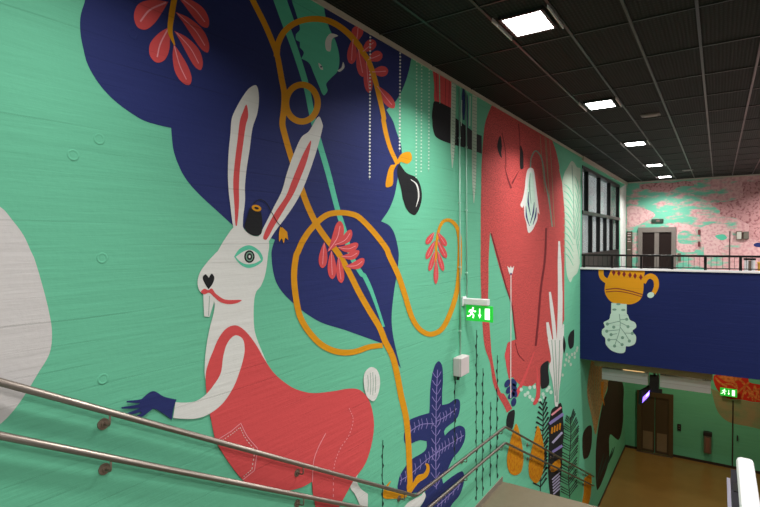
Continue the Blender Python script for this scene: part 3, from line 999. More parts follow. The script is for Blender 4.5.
p = feather(None, T('L7', (325, 95), (325, 250), (320, 400), (310, 505)) + [(541, 470), (540, 492)], 19, (7.5, 6, 6), 'teal', 3)
p.done('painted_feather', wall_left, 'black feather leaf beside the ochre gourd')
p = Paint('left')
p.poly(T('L7', (390, 150), (425, 120), (460, 98), (475, 200), (482, 330)) + T('N8', (245, 60), (240, 200), (228, 330), (225, 438, 1), (150, 412, 1), (140, 320), (135, 200)) + T('L7', (370, 350), (365, 250), (378, 200)), 'black', 5)
for x0, y0, x1, y1, k, w in ((388, 190, 462, 130, 'pink', 1.8), (372, 255, 478, 180, 'violet', 3.0), (370, 232, 472, 160, 'black', 1), (395, 400, 470, 320, 'lilac', 2.2), (395, 470, 470, 420, 'violet', 2.6)):
    p.stroke(T('L7', (x0, y0), (x1, y1)), w, k, 6, n=2)
for x in (395, 415, 435, 455):
    p.stroke(T('L7', (x, 250 + (455 - x) * .5), (x - 6, 300 + (455 - x) * .5)), 1.6, 'ochre', 6, n=2)
p.poly(T('N8', (145, 215), (190, 160), (225, 150), (228, 200), (190, 235), (160, 240)), 'ochre', 6)
for i in range(6):
    p.stroke(T('N8', (165 + i * 2, 300 + i * 22), (225, 245 + i * 24)), 1.3, 'lilac', 6, n=2)
p.done('painted_banded_leaf', wall_left, 'black leaf with pink, violet and gold bands')
p = feather(T('L7', (520, 195), (555, 235), (582, 290), (600, 400)) + T('N8', (375, 100), (365, 250), (400, 330), (385, 478, 1), (228, 440, 1), (225, 300), (240, 100)) + T('L7', (470, 400), (478, 300), (500, 235)),
            T('L7', (530, 205), (535, 330)) + T('N8', (300, 100), (290, 280), (300, 440)), 24, (8.5, 8, 8), 'olive', 4, (.6, 1.25))
p.done('painted_feather', wall_left, 'green feather leaf with black stripes at the foot of the stairs')
p = Paint('left')
p.poly(T('L7', (662, 275), (690, 270), (696, 340), (690, 430), (670, 500)) + T('N8', (425, 140), (405, 140), (395, 60)) + T('L7', (622, 430), (628, 330)), 'brown', 3)
p.done('painted_seed', wall_left, 'dark brown oval seed')
p = Paint('left')
p.poly(T('N8', (410, 290), (435, 270), (462, 255), (462, 380), (448, 470), (428, 500, 1), (392, 482, 1), (405, 400)), 'ochre', 3)
p.done('painted_gourd', wall_left, 'orange column shape at the wall foot')
p = Paint('left')
p.poly(T('N1', (235, 78, 1), (330, 125, 1), (365, 240), (325, 380), (295, 507), (268, 640), (240, 507), (205, 330), (215, 200)), 'straw', 3)
for i in range(6):
    p.stroke(T('N1', (230 + i * 20, 100 + i * 8), (225 + i * 16, 300), (245 + i * 8, 500)), [.5, .9, .4], 'tan', 4)
p.stroke(T('N1', (320, 240), (318, 330), (335, 420)), [3, 2, .5], 'ochre', 4)
p.done('painted_sheaf', wall_left, 'straw coloured sheaf under the balcony')
p = Paint('left')
p.poly(T('N1', (370, 230), (470, 240)) + T('D4', (240, 120), (238, 190), (222, 250), (190, 230), (185, 330), (155, 420), (140, 440), (135, 340), (140, 240), (165, 100), (180, 60)), 'brown', 3)
for a in (((500, 330), (530, 210), (560, 100)), ((520, 300), (560, 190), (590, 110)), ((560, 230), (600, 140), (625, 60)), ((590, 180), (620, 110), (640, 50))):
    p.stroke(T('N8', *a), [.4, 1.5, .4], 'darkgreen', 4)
p.done('painted_dark_animal', wall_left, 'dark brown standing figure shape')
p = Paint('left')
p.poly([(619.8, 188.5, 1), (626.5, 184, 1), (625.3, 273, 1), (620.5, 273, 1)], 'white', 1, False)
p.done('painted_panel', wall_left, 'white painted strip beside the windows')

# round formwork plugs in the concrete
for (u, v) in ((99, 139), (102, 258), (103, 379), (73, 155), (300, 408), (133, 34), (227, 71)):
    c = on_x(u, v, 0.0)
    bm = bmesh.new()
    prof = ((.0015, .036), (.0035, .031), (.0035, .026), (.0020, .021), (.001, .0))
    rings = []
    for x, r in prof[:-1]:
        rings.append([bm.verts.new((x, c.y + r * math.cos(k * math.pi / 9), c.z + r * math.sin(k * math.pi / 9))) for k in range(18)])
    for a, b in zip(rings, rings[1:]):
        for k in range(18):
            bm.faces.new((a[k], a[(k + 1) % 18], b[(k + 1) % 18], b[k]))
    bm.faces.new(rings[-1])
    navy = v < 100
    red = u == 300
    link('formwork_plug', bm, P['navy' if navy else 'red' if red else 'teal'], wall_left)

# --- upside-down teapot on the balcony front
p = Paint('balcony')
p.poly(T('R2', (165, 98, 1), (418, 106, 1), (408, 180), (402, 280), (382, 335), (330, 368), (262, 374), (180, 364), (140, 335), (112, 280), (118, 205), (140, 160)), 'gold', 1)
p.stroke(T('R2', (84, 98), (88, 160), (118, 192), (148, 200)), 5, 'gold', 1)
p.stroke(T('R2', (405, 210), (428, 172), (462, 160), (496, 185), (502, 240), (480, 292)), [5, 5, 5.5, 5, 4.5], 'gold', 1)
p.dot(*T('R2', (460, 303))[0], 3.6, 'mint', 2, 2.9, -.3)
for x, y in ((180, 134), (219, 138), (258, 145), (303, 152), (341, 158), (385, 168)):
    cx, cy = T('R2', (x, y))[0]
    p.poly([(cx, cy - 3.2), (cx + 1.8, cy), (cx, cy + 3.2), (cx - 1.8, cy)], 'darkred', 2, False)
p.stroke(T('R2', (118, 262), (200, 254), (300, 272), (400, 300)), 1.0, 'darkred', 2).stroke(T('R2', (120, 280), (200, 274), (300, 290), (392, 316)), .8, 'darkred', 2)
p.done('painted_teapot', balcony, 'golden upside-down teapot')
p = Paint('balcony')
p.poly(T('R2', (162, 362, 1), (278, 372, 1), (278, 446, 1), (160, 440, 1)), 'mint', 2, False)
for x, y in ((215, 372), (185, 413), (252, 416)):
    p.dot(*T('R2', (x, y))[0], 2.2, 'sage', 3, 1.1)
p.poly(T('R3', (160, 100), (220, 98), (280, 105), (302, 150), (340, 170), (350, 205), (322, 235), (348, 275), (340, 330), (300, 350), (272, 350, 1), (262, 395), (220, 402), (160, 380), (120, 335), (115, 290), (92, 262), (92, 225), (112, 205), (104, 170), (145, 145)), 'mint', 2)
for q in (((222, 105), (228, 210), (185, 350)), ((228, 150), (280, 145)), ((226, 160), (130, 182)), ((228, 170), (290, 200)), ((222, 225), (125, 235)), ((228, 205), (262, 250), (300, 310)), ((262, 250), (322, 252)), ((190, 300), (140, 300)), ((190, 295), (245, 340)), ((205, 255), (160, 262))):
    p.stroke(T('R3', *q), .7, 'sage', 3, n=3)
for x, y in ((278, 146), (132, 182), (288, 202), (127, 236), (298, 310), (320, 253), (143, 302), (243, 338), (186, 348), (180, 205), (160, 262), (246, 285)):
    p.dot(*T('R3', (x, y))[0], 1.6, 'sage', 3)
p.done('painted_leafy_crown', balcony, 'mint leafy cloud below the teapot')

# --- far wall shapes
p = Paint('far')
p.poly(T('S4', (-230, 20), (-130, -10), (20, 10), (60, 90), (-60, 60), (-130, 100), (-120, 190), (20, 210), (60, 240), (40, 290), (-120, 280), (-170, 200), (-190, 110)), 'blush', 1)
p.poly(T('S4', (110, 40), (200, 0), (380, 0), (430, 90), (620, 160), (640, 190), (560, 205), (420, 215), (350, 250), (330, 335), (160, 335), (150, 220), (120, 160)), 'blush', 1)
p.poly(T('S4', (270, 120), (360, 100), (400, 140), (340, 165)), 'stem', 2)
p.poly(T('S4', (640, -30, 1), (760, -40, 1), (760, 200, 1), (690, 150), (640, 120)), 'rose', 2)
p.poly(T('S4', (685, 215), (710, 195), (760, 190, 1), (760, 240, 1), (710, 235)), 'navy', 3)
p.poly(T('S2', (560, 20, 1), (760, 10, 1), (760, 480, 1), (640, 480), (520, 420), (330, 380), (320, 330), (230, 260), (400, 230), (560, 180)), 'rose', 1)
p.poly(T('S1', (50, 310), (150, 280), (320, 330), (380, 380), (330, 420), (180, 490), (50, 490)), 'blush', 1)
p.poly(T('S1', (220, 50), (400, 30), (560, 30), (730, 10), (800, 60), (650, 70), (540, 120), (380, 120), (300, 100), (215, 95)), 'rose', 1)
p.done('painted_pattern', wall_far, 'stippled pink shapes')
p = Paint('far')
p.poly(T('S6', (255, 60, 1), (320, 40), (620, 70), (640, 130), (760, 160, 1), (760, 350, 1), (680, 345), (560, 320), (400, 305), (300, 220), (255, 120)), 'scarlet', 1)
p.poly(T('S6', (330, 60), (480, 75), (560, 90), (430, 135), (350, 100)), 'orange', 2)
for q in (((270, 80), (330, 140), (400, 180)), ((420, 110), (500, 160), (500, 300)), ((520, 90), (590, 160), (560, 310)), ((500, 250), (560, 200), (640, 130)), ((620, 300), (680, 240), (700, 160)), ((640, 200), (700, 290), (760, 330)), ((300, 60), (380, 110), (470, 130)), ((350, 160), (430, 150), (500, 190)), ((560, 130), (640, 200), (680, 330)), ((700, 170), (720, 250), (700, 340)), ((730, 200), (745, 300)), ((590, 260), (620, 220), (660, 290)), ((660, 240), (760, 200))):
    p.stroke(T('S6', *q), 1.8, 'orange', 3)
p.poly(T('S6', (225, 200, 1), (300, 230), (400, 310), (560, 325), (680, 350), (760, 355, 1), (760, 640, 1), (640, 610), (420, 560), (300, 450)), 'tan', 0)
p.done('painted_lattice', wall_low, 'red and orange lattice over tan ground')

# ================================================================== WINDOWS in the left wall
win = tag(bpy.data.objects.new('window_1', None), 'black framed glazed wall on the upper level beside the mural', kind='structure')
COL.objects.link(win)
y0, y1, z0, z1 = WIN
bm = bmesh.new()
D0, D1 = -0.12, 0.0
box(bm, D0, D1, y0, y0 + 0.09, z0, z1)
box(bm, D0, D1, y1 - 0.1, y1, z0, z1)
box(bm, D0, D1 + 0.02, y0, y1, z1 - 0.09, z1)
box(bm, D0, D1 + 0.03, y0, y1, 9.46, 9.56)
box(bm, D0, D1, y0 + .09, y1 - .1, z0, 8.34)
link('window_frame', bm, M_BLACK, win)
for y in (15.88, 17.72, 19.57):
    boxo('mullion', (D0, D1, y - 0.07, y, 9.56, z1 - 0.09), M_BLACK, win)
for y in (16.46, 17.66, 18.83, 20.05):
    boxo('mullion', (D0, D1, y - 0.07, y, 8.34, 9.46), M_BLACK, win)
boxo('pane', (-0.115, -0.105, y0 + .05, y1 - .05, 8.3, z1 - .05), M_PANE, win)
# pale facade outside the windows
tag(boxo('wall_outside', (-2.6, -2.4, 10, 36, 4, 14), simple('outside_facade', rgb(190, 192, 190), 0.8, 0, 0.15, 1.5)), kind='structure')

# ================================================================== LIFT DOORS and door in the far wall
def lift(name, x0, x1, z0, z1, fm, lm, label, parent_kind='structure'):
    d = bpy.data.objects.new(name, None)
    d.location = ((x0 + x1) / 2, FAR_Y, z0)
    COL.objects.link(d)
    tag(d, label, kind='structure')
    y = FAR_Y
    bm = bmesh.new()
    box(bm, x0, x0 + .16, y - .08, y, z0, z1)
    box(bm, x1 - .16, x1, y - .08, y, z0, z1)
    box(bm, x0 + .16, x1 - .16, y - .08, y, z1 - .2, z1)
    link('door_frame', bm, fm, d)
    xm = (x0 + x1) / 2
    return d, x0 + .16, xm, x1 - .16


d, a, m_, b = lift('door_1', 0.45, 1.80, 7.15, 9.2, M_DOORFRAME, M_DOORLEAF, 'upper lift doors in a brushed grey frame')
boxo('door_post', (m_ - .08, m_ + .08, FAR_Y - .06, FAR_Y, 7.15, 9.0), M_DOORFRAME, d)
boxo('door_leaf', (a, m_ - .08, FAR_Y - .03, FAR_Y, 7.15, 9.0), M_DOORLEAF, d)
boxo('door_leaf', (m_ + .08, b, FAR_Y - .03, FAR_Y, 7.15, 9.0), M_DOORLEAF, d)
d, a, m_, b = lift('door_2', 0.45, 1.75, 0.0, 2.5, M_BRONZE, M_BRONZELEAF, 'lower bronze lift doors')
for s0, s1 in ((a, m_ - .015), (m_ + .015, b)):
    lf = boxo('door_leaf', (s0, s1, FAR_Y - .03, FAR_Y, 0.02, 2.3), M_BRONZELEAF, d)
    boxo('kick_panel', (s0 + .06, s1 - .06, FAR_Y - .04, FAR_Y - .03, 0.12, 0.85), M_BRONZEPALE, lf)
boxo('threshold', (0.45, 1.75, FAR_Y - .2, FAR_Y - .085, 0.0, 0.012), M_STEEL, d)
# flush door
d = bpy.data.objects.new('door_3', None)
d.location = (4.2, FAR_Y, 0)
COL.objects.link(d)
tag(d, 'flush service door in the lower far wall', kind='structure')
bm = bmesh.new()
box(bm, 3.68, 3.72, FAR_Y - .02, FAR_Y, 0.1, 2.6)
box(bm, 4.7, 4.74, FAR_Y - .02, FAR_Y, 0.1, 2.6)
link('door_frame', bm, M_SKIRTDK, d)
bm = bmesh.new()
box(bm, 3.83, 3.87, FAR_Y - .06, FAR_Y, 1.1, 1.3, bevel=.008)
link('door_handle', bm, M_DARK, d)
d = bpy.data.objects.new('door_4', None)
d.location = (3.9, FAR_Y, 7.15)
COL.objects.link(d)
tag(d, 'mural-painted flush door in the upper far wall', kind='structure')
link('door_frame', box(bmesh.new(), 3.535, 3.56, FAR_Y - .014, FAR_Y, 7.15, 9.0), M_DARK, d)
for z in (8.98, 8.52):
    link('hinge', box(bmesh.new(), 2.53, 2.60, FAR_Y - .05, FAR_Y, z - .1, z + .1, bevel=.01), simple('maroon_metal', rgb(110, 46, 54), .5), d)

# ================================================================== CEILING LIGHTS
names = ['square ceiling light nearest the stairs, brightest and largest in the row', 'second ceiling light from the stairs, in the row above the landing',
         'third and middle ceiling light of the row of five', 'fourth ceiling light of the row, the last but one before the pink wall', 'farthest ceiling light, close to the pink and turquoise wall']
proto = None
for i, y in enumerate(LIGHTS_Y):
    if proto is None:
        t = thing('ceiling_light', names[i], 'ceiling light', (1.5, y, 11.08), 'recessed ceiling lights in a row')
        bm = bmesh.new()
        for s in (-1, 1):
            box(bm, 1.5 + s * .215 - .015, 1.5 + s * .215 + .015, y - .28, y + .28, 11.045, 11.08)
            box(bm, 1.5 - .23, 1.5 + .23, y + s * .265 - .015, y + s * .265 + .015, 11.045, 11.08)
        link('frame', bm, M_GRID, t)
        link('diffuser', box(bmesh.new(), 1.3, 1.7, y - .25, y + .25, 11.05, 11.075), M_LAMP, t)
        for k in (-1, 1):
            boxo('reflector', (1.5 + k * .285 - .006, 1.5 + k * .285 + .006, y - .30, y + .30, 11.035, 11.08), M_WHITE, t)
        proto = t
    else:
        t = proto.copy()
        t.location = (1.5, y, 11.08)
        COL.objects.link(t)
        for ch in proto.children:
            c = ch.copy()
            COL.objects.link(c)
            c.parent = t
        t['label'] = names[i]

# ceiling sensors
for (x, y, lab) in ((2.12, 10.77, 'small grey ceiling sensor beside the second light'), (2.3, 20.2, 'small grey ceiling sensor far back near the pink wall')):
    t = thing('ceiling_sensor', lab, 'sensor', (x, y, 11.08))
    link('base', box(bmesh.new(), x - .16, x + .16, y - .12, y + .12, 11.06, 11.08, bevel=.008), simple('sensor_grey', rgb(120, 120, 118), .5), t)
    link('cover', box(bmesh.new(), x - .11, x + .11, y - .08, y + .08, 11.048, 11.06, bevel=.005), simple('sensor_cover', rgb(150, 150, 148), .5), t)

# ================================================================== HANDRAILS
def rail(dz, label):
    pts = [(.085, 0.55, 8.345 - dz), (.085, 5.42, 5.575 - dz), (.085, 8.60, 5.45 - dz), (.085, 16.3, 1.50 - dz)]
    t = thing('steel_handrail', label, 'handrail', (0, 0.55, 8.3 - dz), 'stainless steel wall handrails')
    link('rail_tube', tube(bmesh.new(), fillet(pts, .07), .021, 14), M_STEEL, t, True)

    def zr(y):
        for (_, a, za), (_, b, zb) in zip(pts, pts[1:]):
            if a <= y <= b:
                return za + (zb - za) * (y - a) / (b - a)
    for y in (1.645, 3.38, 5.15, 6.96, 8.45, 10.1, 11.8, 13.5, 15.2):
        z = zr(y)
        bm = bmesh.new()
        zz = z - .09
        prof = ((.0, .036), (.008, .036), (.012, .03), (.012, .0))
        link_r = tube(bm, [(.001, y, zz), (.010, y, zz)], .036, 18)
        tube(bm, [(.010, y, zz), (.022, y, zz)], .018, 12)
        ro = link('rosette', bm, M_STEELDK, t)
        link('bracket_arm', tube(bmesh.new(), fillet([(.02, y, zz), (.085, y, zz), (.085, y, z - .015)], .03), .0065, 8), M_STEELDK, t, True)
    return t


rail(0, 'upper stainless steel handrail running down the mural wall')
rail(.285, 'lower stainless steel handrail, parallel below the upper one on the mural wall')

# ================================================================== EXIT SIGN on the left wall
def pictogram(x0, z0, w, h, y):
    """running figure, arrow and door in white"""
    bm = bmesh.new()

    def pl(pts):
        vs = [bm.verts.new((x0 + a * w, y, z0 + b * h)) for a, b in pts]
        vb = [bm.verts.new((x0 + a * w, y + .002, z0 + b * h)) for a, b in pts]
        n = len(pts)
        for tri in tessellate_polygon([[v.co for v in vs]]):
            bm.faces.new([vs[i] for i in tri])
        for i in range(n):
            bm.faces.new((vs[i], vs[(i + 1) % n], vb[(i + 1) % n], vb[i]))

    def seg(a, b, t):
        dx, dz = (b[0] - a[0]) * w, (b[1] - a[1]) * h
        l = math.hypot(dx, dz)
        nx, nz = -dz / l * t / w, dx / l * t / h
        pl([(a[0] + nx, a[1] + nz), (b[0] + nx, b[1] + nz), (b[0] - nx, b[1] - nz), (a[0] - nx, a[1] - nz)])
    pl([(.26 + .035 * math.cos(k * .785), .86 + .07 * math.sin(k * .785)) for k in range(8)])          # head
    seg((.25, .76), (.19, .46), .017)                                                                # body
    seg((.25, .72), (.33, .60), .008)
    seg((.33, .60), (.37, .68), .008)
    seg((.24, .72), (.14, .70), .008)
    seg((.14, .70), (.10, .55), .008)
    seg((.20, .48), (.29, .38), .010)
    seg((.29, .38), (.26, .16), .010)
    seg((.19, .46), (.13, .30), .010)
    seg((.13, .30), (.03, .26), .010)
    seg((.52, .85), (.52, .35), .008)                                                                # arrow down
    pl([(.46, .42), (.52, .16), (.58, .42)])
    pl([(.72, .12), (.72, .88), (.90, .88), (.90, .12)])                                             # doorway
    return bm


t = thing('exit_sign', 'lit green exit sign projecting from the mural wall under its grey housing', 'exit sign', (0, 7.05, 7.65))
link('housing', box(bmesh.new(), 0.0, .40, 7.0, 7.10, 7.795, 7.885, bevel=.008), M_WHITE, t)
link('wall_plate', box(bmesh.new(), 0.0, .02, 6.98, 7.12, 7.77, 7.91, bevel=.004), M_WHITE, t)
link('sign_panel', box(bmesh.new(), .045, .465, 7.04, 7.06, 7.55, 7.785, bevel=.003), M_GREENSIGN, t)['label'] = 'glowing green panel'
link('pictogram', pictogram(.05, 7.56, .41, .215, 7.0365), M_SIGNWHITE, t)['label'] = 'white running figure, arrow and door'

t = thing('exit_sign', 'small lit green exit sign in front of the red lattice painting', 'exit sign', (3.55, 23.0, 2.9))
link('sign_panel', box(bmesh.new(), 3.29, 3.82, 23.0, 23.04, 2.78, 3.08, bevel=.006), M_GREENSIGN, t)
link('pictogram', pictogram(3.30, 2.79, .5, .28, 22.996), M_SIGNWHITE, t)
link('wall_bracket', box(bmesh.new(), 3.45, 3.66, 23.04, FAR_Y, 2.98, 3.04), M_WHITE, t)

# junction box and conduits
t = thing('junction_box', 'grey electrical box at the foot of the thin conduit', 'electrical box', (0, 6.79, 6.86))
link('body', box(bmesh.new(), 0, .11, 6.67, 6.97, 6.78, 7.05, bevel=.012), M_BOX, t)
link('lid', box(bmesh.new(), .11, .128, 6.675, 6.965, 6.785, 7.045, bevel=.006), M_BOX, t)
link('cable_gland', tube(bmesh.new(), [(.05, 6.74, 6.72), (.05, 6.74, 6.782)], .022, 10), M_DARK, t)
for y, zb, lab in ((6.88, 7.05, 'thin turquoise-painted conduit running down to the grey box'), (7.12, 7.9, 'thin turquoise-painted conduit running down to the exit sign')):
    t = thing('conduit', lab, 'conduit', (.02, y, zb), 'conduits down the mural wall')
    link('tube', tube(bmesh.new(), [(.022, y, zb - .003), (.022, y, 10.984)], .011, 10), M_CONDUIT, t, True)
    z = zb + .35
    while z < 10.9:
        link('clip', box(bmesh.new(), 0, .036, y - .016, y + .016, z, z + .022, bevel=.003), M_CONDUIT, t)
        z += .95

# ================================================================== BALCONY RAILING
t = thing('balcony_railing', 'black metal railing on top of the navy balcony front', 'railing', (3, BALC_Y + .1, 7.965))
yb = BALC_Y + .1
link('top_rail', box(bmesh.new(), 0.02, 6.0, yb - .03, yb + .03, 8.285, 8.335, bevel=.006), M_BLACK, t)
link('bottom_rail', box(bmesh.new(), 0.02, 6.0, yb - .012, yb + .012, 8.0, 8.02), M_BLACK, t)
x = 0.09
while x < 6.0:
    link('post', box(bmesh.new(), x - .03, x + .03, yb - .03, yb + .03, 7.965, 8.286), M_BLACK, t)
    for k in range(1, 6):
        xx = x + .71 * k / 6
        if xx < 5.98:
            link('baluster', tube(bmesh.new(), [(xx, yb, 8.01), (xx, yb, 8.29)], .0042, 6), M_BLACK, t)
    x += .71

# ================================================================== THINGS ON THE UPPER LEVEL
t = thing('door_sign', 'dark sign plate above the upper lift doors', 'sign', (1.14, FAR_Y, 9.45))
link('plate', box(bmesh.new(), .93, 1.36, FAR_Y - .05, FAR_Y, 9.38, 9.53, bevel=.01), simple('sign_green', rgb(44, 66, 54), .4), t)
link('pictogram', box(bmesh.new(), 1.10, 1.22, FAR_Y - .053, FAR_Y - .05, 9.42, 9.49), simple('sign_mark', rgb(120, 96, 92), .5), t)
t = thing('notice_board', 'tall brown notice board left of the upper lift', 'notice board', (.1, FAR_Y, 7.2))
link('frame', box(bmesh.new(), 0.02, .235, FAR_Y - .05, FAR_Y, 7.3, 9.05, bevel=.01), M_SKIRTDK, t)
link('face', box(bmesh.new(), 0.035, .22, FAR_Y - .058, FAR_Y - .05, 7.33, 9.02), M_BOARD, t)
for z in (8.95, 8.86, 8.72, 8.62, 8.28):
    link('text_line', box(bmesh.new(), .06, .2 - random.random() * .05, FAR_Y - .061, FAR_Y - .058, z, z + .03), simple('pale_print', rgb(214, 190, 190), .5), t)
for (x, z0, z1, lab, w) in ((1.91, 7.86, 8.16, 'grey call panel right of the upper lift', .12), (1.955, 1.09, 1.36, 'small grey call panel right of the lower lift', .13)):
    t = thing('call_panel', lab, 'call panel', (x, FAR_Y, z0))
    link('plate', box(bmesh.new(), x - w / 2, x + w / 2, FAR_Y - .03, FAR_Y, z0, z1, bevel=.006), M_DARK if z0 < 5 else M_STEELDK, t)
    for dz in (.10, .19):
        link('button', tube(bmesh.new(), [(x, FAR_Y - .031, z0 + dz), (x, FAR_Y - .038, z0 + dz)], .022, 12), M_STEEL, t)
t = thing('wall_cabinet', 'pale framed wall cabinet beside the grey one on the pink wall', 'wall cabinet', (3.83, FAR_Y, 8.85))
link('frame', box(bmesh.new(), 3.74, 3.92, FAR_Y - .06, FAR_Y, 8.68, 9.0, bevel=.008), M_STEELDK, t)
link('face', box(bmesh.new(), 3.76, 3.90, FAR_Y - .066, FAR_Y - .06, 8.71, 8.97), simple('pale_face', rgb(200, 198, 188), .5), t)
t = thing('wall_cabinet', 'dark grey wall cabinet at the right on the pink wall', 'wall cabinet', (4.04, FAR_Y, 8.85))
link('body', box(bmesh.new(), 3.955, 4.125, FAR_Y - .09, FAR_Y, 8.70, 8.98, bevel=.01), simple('cabinet_grey', rgb(96, 92, 84), .5), t)
link('door', box(bmesh.new(), 3.97, 4.11, FAR_Y - .098, FAR_Y - .09, 8.72, 8.96), simple('cabinet_door', rgb(112, 106, 96), .5), t)
# white bin and yellow one behind the railing
def bin_(x, y, w, h, lab, mat, lidm):
    t = thing('waste_bin', lab, 'waste bin', (x, y, 7.15))
    for s in (-1, 1):
        link('side', box(bmesh.new(), x + s * w * .32 - w * .17, x + s * w * .32 + w * .17, y - w / 2, y + w / 2, 7.15, 7.15 + h, bevel=.012), mat, t)
    link('core', box(bmesh.new(), x - w * .16, x + w * .16, y - w * .42, y + w * .5, 7.15, 7.15 + h - .02), M_STEELDK, t)
    link('lid', box(bmesh.new(), x - w * .56, x + w * .56, y - w * .55, y + w * .55, 7.15 + h, 7.15 + h + .05, bevel=.012), lidm, t)


bin_(3.905, 17.0, .24, 1.0, 'white two-sided bin with a dark lid behind the balcony railing', M_WHITE, M_BLACK)
bin_(4.20, 17.0, .24, .90, 'yellow bin at the right behind the balcony railing', M_YELLOW, M_YELLOW)

# ================================================================== UNDER THE BALCONY
tag(boxo('trim_3', (0.3, 3.1, 15.2, 15.34, 5.17, 5.6), simple('tan_beam', rgb(168, 150, 108), .6, 0, .3, 5)), 'tan strip under the balcony edge', kind='structure')
for x0, x1, lab, lamp in ((.43, 1.61, 'white hanging light box nearer the mural wall, its top glowing warm', True), (1.90, 3.06, 'white hanging light box at the right, near the exit sign', False)):
    t = thing('light_box', lab, 'light box', ((x0 + x1) / 2, 15.7, 4.7), 'white light boxes under the balcony')
    link('body', box(bmesh.new(), x0, x1, 15.6, 15.85, 4.71, 5.04, bevel=.006), M_WHITE, t)
    bm = bmesh.new()
    box(bm, x0, x1, 15.597, 15.60, 4.84, 4.848)
    link('seam', bm, M_BOX, t)
    for xx in (x0 + .12, x1 - .12):
        link('hanger', tube(bmesh.new(), [(xx, 15.72, 5.03), (xx, 15.72, 5.6)], .012, 8), M_DARK, t)
    if lamp:
        link('lamp_tube', box(bmesh.new(), x0 + .55, x1 - .1, 15.66, 15.80, 5.041, 5.065, bevel=.006), M_WARM, t)
t = thing('hanging_screen', 'dark display with a violet lit face hanging between the light boxes', 'screen', (1.75, 15.7, 4.2))
link('hanger', box(bmesh.new(), 1.64, 1.87, 15.62, 15.80, 4.62, 4.98, bevel=.01), M_DARK, t)
link('pole', tube(bmesh.new(), [(1.76, 15.71, 4.97), (1.76, 15.71, 5.6)], .03, 10), M_DARK, t)
link('cable_bundle', tube(bmesh.new(), [(1.66, 15.66, 5.25), (1.72, 15.64, 5.08), (1.80, 15.66, 5.18), (1.86, 15.66, 5.0)], .018, 8), simple('rusty_cable', rgb(110, 50, 34), .6), t)
link('bracket', box(bmesh.new(), 1.66, 1.95, 15.66, 15.76, 4.52, 4.62, bevel=.008), M_DARK, t)
# screen turned half away, facing the stairs
A = [(1.44, 15.62, 4.14), (1.46, 15.62, 4.52), (1.66, 15.95, 4.62), (1.64, 15.95, 4.24)]
bm = bmesh.new()
vs = [bm.verts.new(q) for q in A]
vb = [bm.verts.new((q[0] - .07, q[1] + .05, q[2])) for q in A]
bm.faces.new(vs)
bm.faces.new(list(reversed(vb)))
for i in range(4):
    bm.faces.new((vs[(i + 1) % 4], vs[i], vb[i], vb[(i + 1) % 4]))
bmesh.ops.recalc_face_normals(bm, faces=bm.faces[:])
link('screen_housing', bm, M_DARK, t)
bm = bmesh.new()
bm.faces.new([bm.verts.new((1.475, 15.60, 4.20)), bm.verts.new((1.49, 15.60, 4.36)), bm.verts.new((1.655, 15.60, 4.58)), bm.verts.new((1.64, 15.60, 4.42))])
r = bmesh.ops.extrude_face_region(bm, geom=bm.faces[:])
bmesh.ops.translate(bm, vec=(0, .012, 0), verts=[v for v in r['geom'] if isinstance(v, bmesh.types.BMVert)])
bmesh.ops.recalc_face_normals(bm, faces=bm.faces[:])
sf = link('screen_face', bm, M_SCREEN, t)
sf['label'] = 'glowing violet display face'
bm = bmesh.new()
bm.faces.new([bm.verts.new(q) for q in ((1.56, 15.594, 4.39), (1.57, 15.594, 4.43), (1.645, 15.594, 4.53), (1.64, 15.594, 4.47))])
link('screen_glint', bm, M_SCREENW, sf)

t = thing('wall_bin', 'steel wall bin with black top on the green lower wall', 'bin', (2.9, FAR_Y, .45))
link('body', box(bmesh.new(), 2.78, 3.03, FAR_Y - .16, FAR_Y, .44, 1.12, bevel=.02), M_STEELDK, t)
link('front', box(bmesh.new(), 2.84, 2.97, FAR_Y - .175, FAR_Y - .16, .5, 1.05, bevel=.01), simple('reddish_steel', rgb(150, 110, 96), .4, .5), t)
link('lid', box(bmesh.new(), 2.765, 3.045, FAR_Y - .19, FAR_Y, 1.12, 1.27, bevel=.015), M_DARK, t)

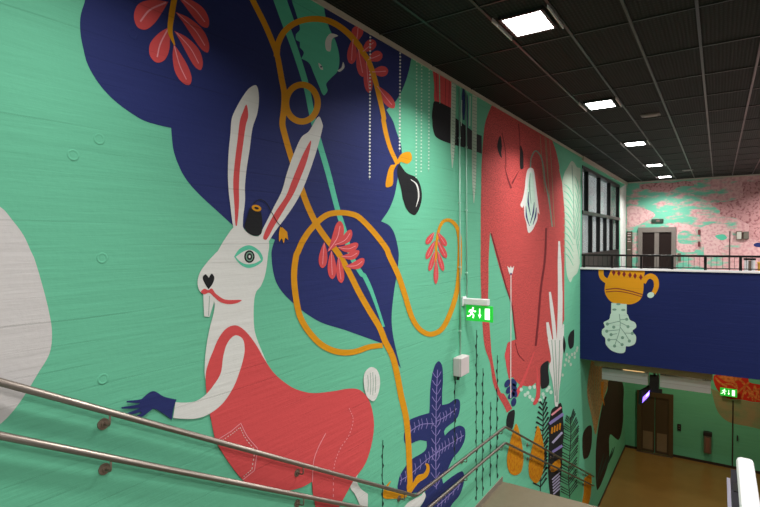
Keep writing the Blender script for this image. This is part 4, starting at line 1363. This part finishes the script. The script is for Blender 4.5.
# ================================================================== BALUSTRADE below the camera
t = thing('stair_balustrade', 'glass stair balustrade with a rounded white handrail seen from above', 'balustrade', (3.27, 0.5, 7.15))
bm = bmesh.new()
box(bm, 3.252, 3.297, -1.5, 1.96, 8.035, 8.075, bevel=.012)
link('handrail', bm, M_WHITE, t)['label'] = 'white rounded handrail'
for y in (-.9, .1, 1.1, 1.8):
    link('handrail_bracket', box(bmesh.new(), 3.242, 3.27, y - .03, y + .03, 8.0, 8.036), M_DARK, t)
link('glass_panel', box(bmesh.new(), 3.228, 3.236, -1.5, 1.93, 7.16, 8.0), M_GLASS, t)
link('glass_edge', box(bmesh.new(), 3.2275, 3.2365, -1.5, 1.93, 8.0, 8.008), simple('polished_edge', rgb(196, 190, 210), .3), t)['label'] = 'pale polished glass edge'
link('gap_strip', box(bmesh.new(), 3.238, 3.262, -1.5, 1.94, 7.96, 8.034), simple('violet_gap_dark', rgb(30, 25, 38), .6), t)  # dark strip added to stand for the dark gap beside the handrail
link('base_rail', box(bmesh.new(), 3.215, 3.25, -1.5, 0.6, 7.15, 7.22), M_DARK, t)

# ================================================================== LIGHT
def area(name, loc, size, power, col=(1, .97, .93), rot=(0, 0, 0), sy=None, spread=180):
    l = bpy.data.lights.new(name, 'AREA')
    l.shape = 'RECTANGLE'
    l.size = size
    l.size_y = sy or size
    l.energy = power
    l.spread = math.radians(spread)
    l.color = col
    o = bpy.data.objects.new(name, l)
    o.location = loc
    o.rotation_euler = rot
    COL.objects.link(o)
    return o


LP, SPR = 104, 136
# the same kind of ceiling lamps, carried on behind the camera
for y in LIGHTS_Y:
    area('ceiling_lamp', (1.5, y, 11.044), .38, LP, sy=.48, spread=SPR)
area('ceiling_lamp', (1.5, 1.3, 11.044), 0.38, 66, sy=.48, spread=SPR)
area('ceiling_lamp', (1.5, -2.8, 11.044), .38, 150, sy=.48, spread=SPR)
for x, y in ((6.3, 1.3), (6.3, 5.4), (6.3, 9.4), (6.3, 13.7), (6.3, 18.1), (6.3, 21.7)):  # unseen row to the right, added as even fill light
    area('ceiling_lamp', (x, y, 11.044), .38, 250, sy=.48, spread=150)
# lamps under the balcony slab
for x, y in ((5.5, 18.5), (2.5, 21.0)):
    area('soffit_lamp', (x, y, 5.55), .5, 60, (1, .78, .5))

w = bpy.data.worlds.new('world')
SC.world = w
w.use_nodes = True
w.node_tree.nodes['Background'].inputs['Color'].default_value = (.8, .86, .9, 1)
w.node_tree.nodes['Background'].inputs['Strength'].default_value = 1.0

SC.view_settings.view_transform = 'Standard'
SC.view_settings.look = 'None'
SC.view_settings.gamma = 1
SC.view_settings.exposure = 0.0
SC.view_settings.use_curve_mapping = False
SC.cycles.max_bounces = 8
SC.cycles.diffuse_bounces = 5
SC.cycles.transparent_max_bounces = 12
SC.cycles.caustics_reflective = False
SC.cycles.caustics_refractive = False
SC.cycles.use_denoising = True
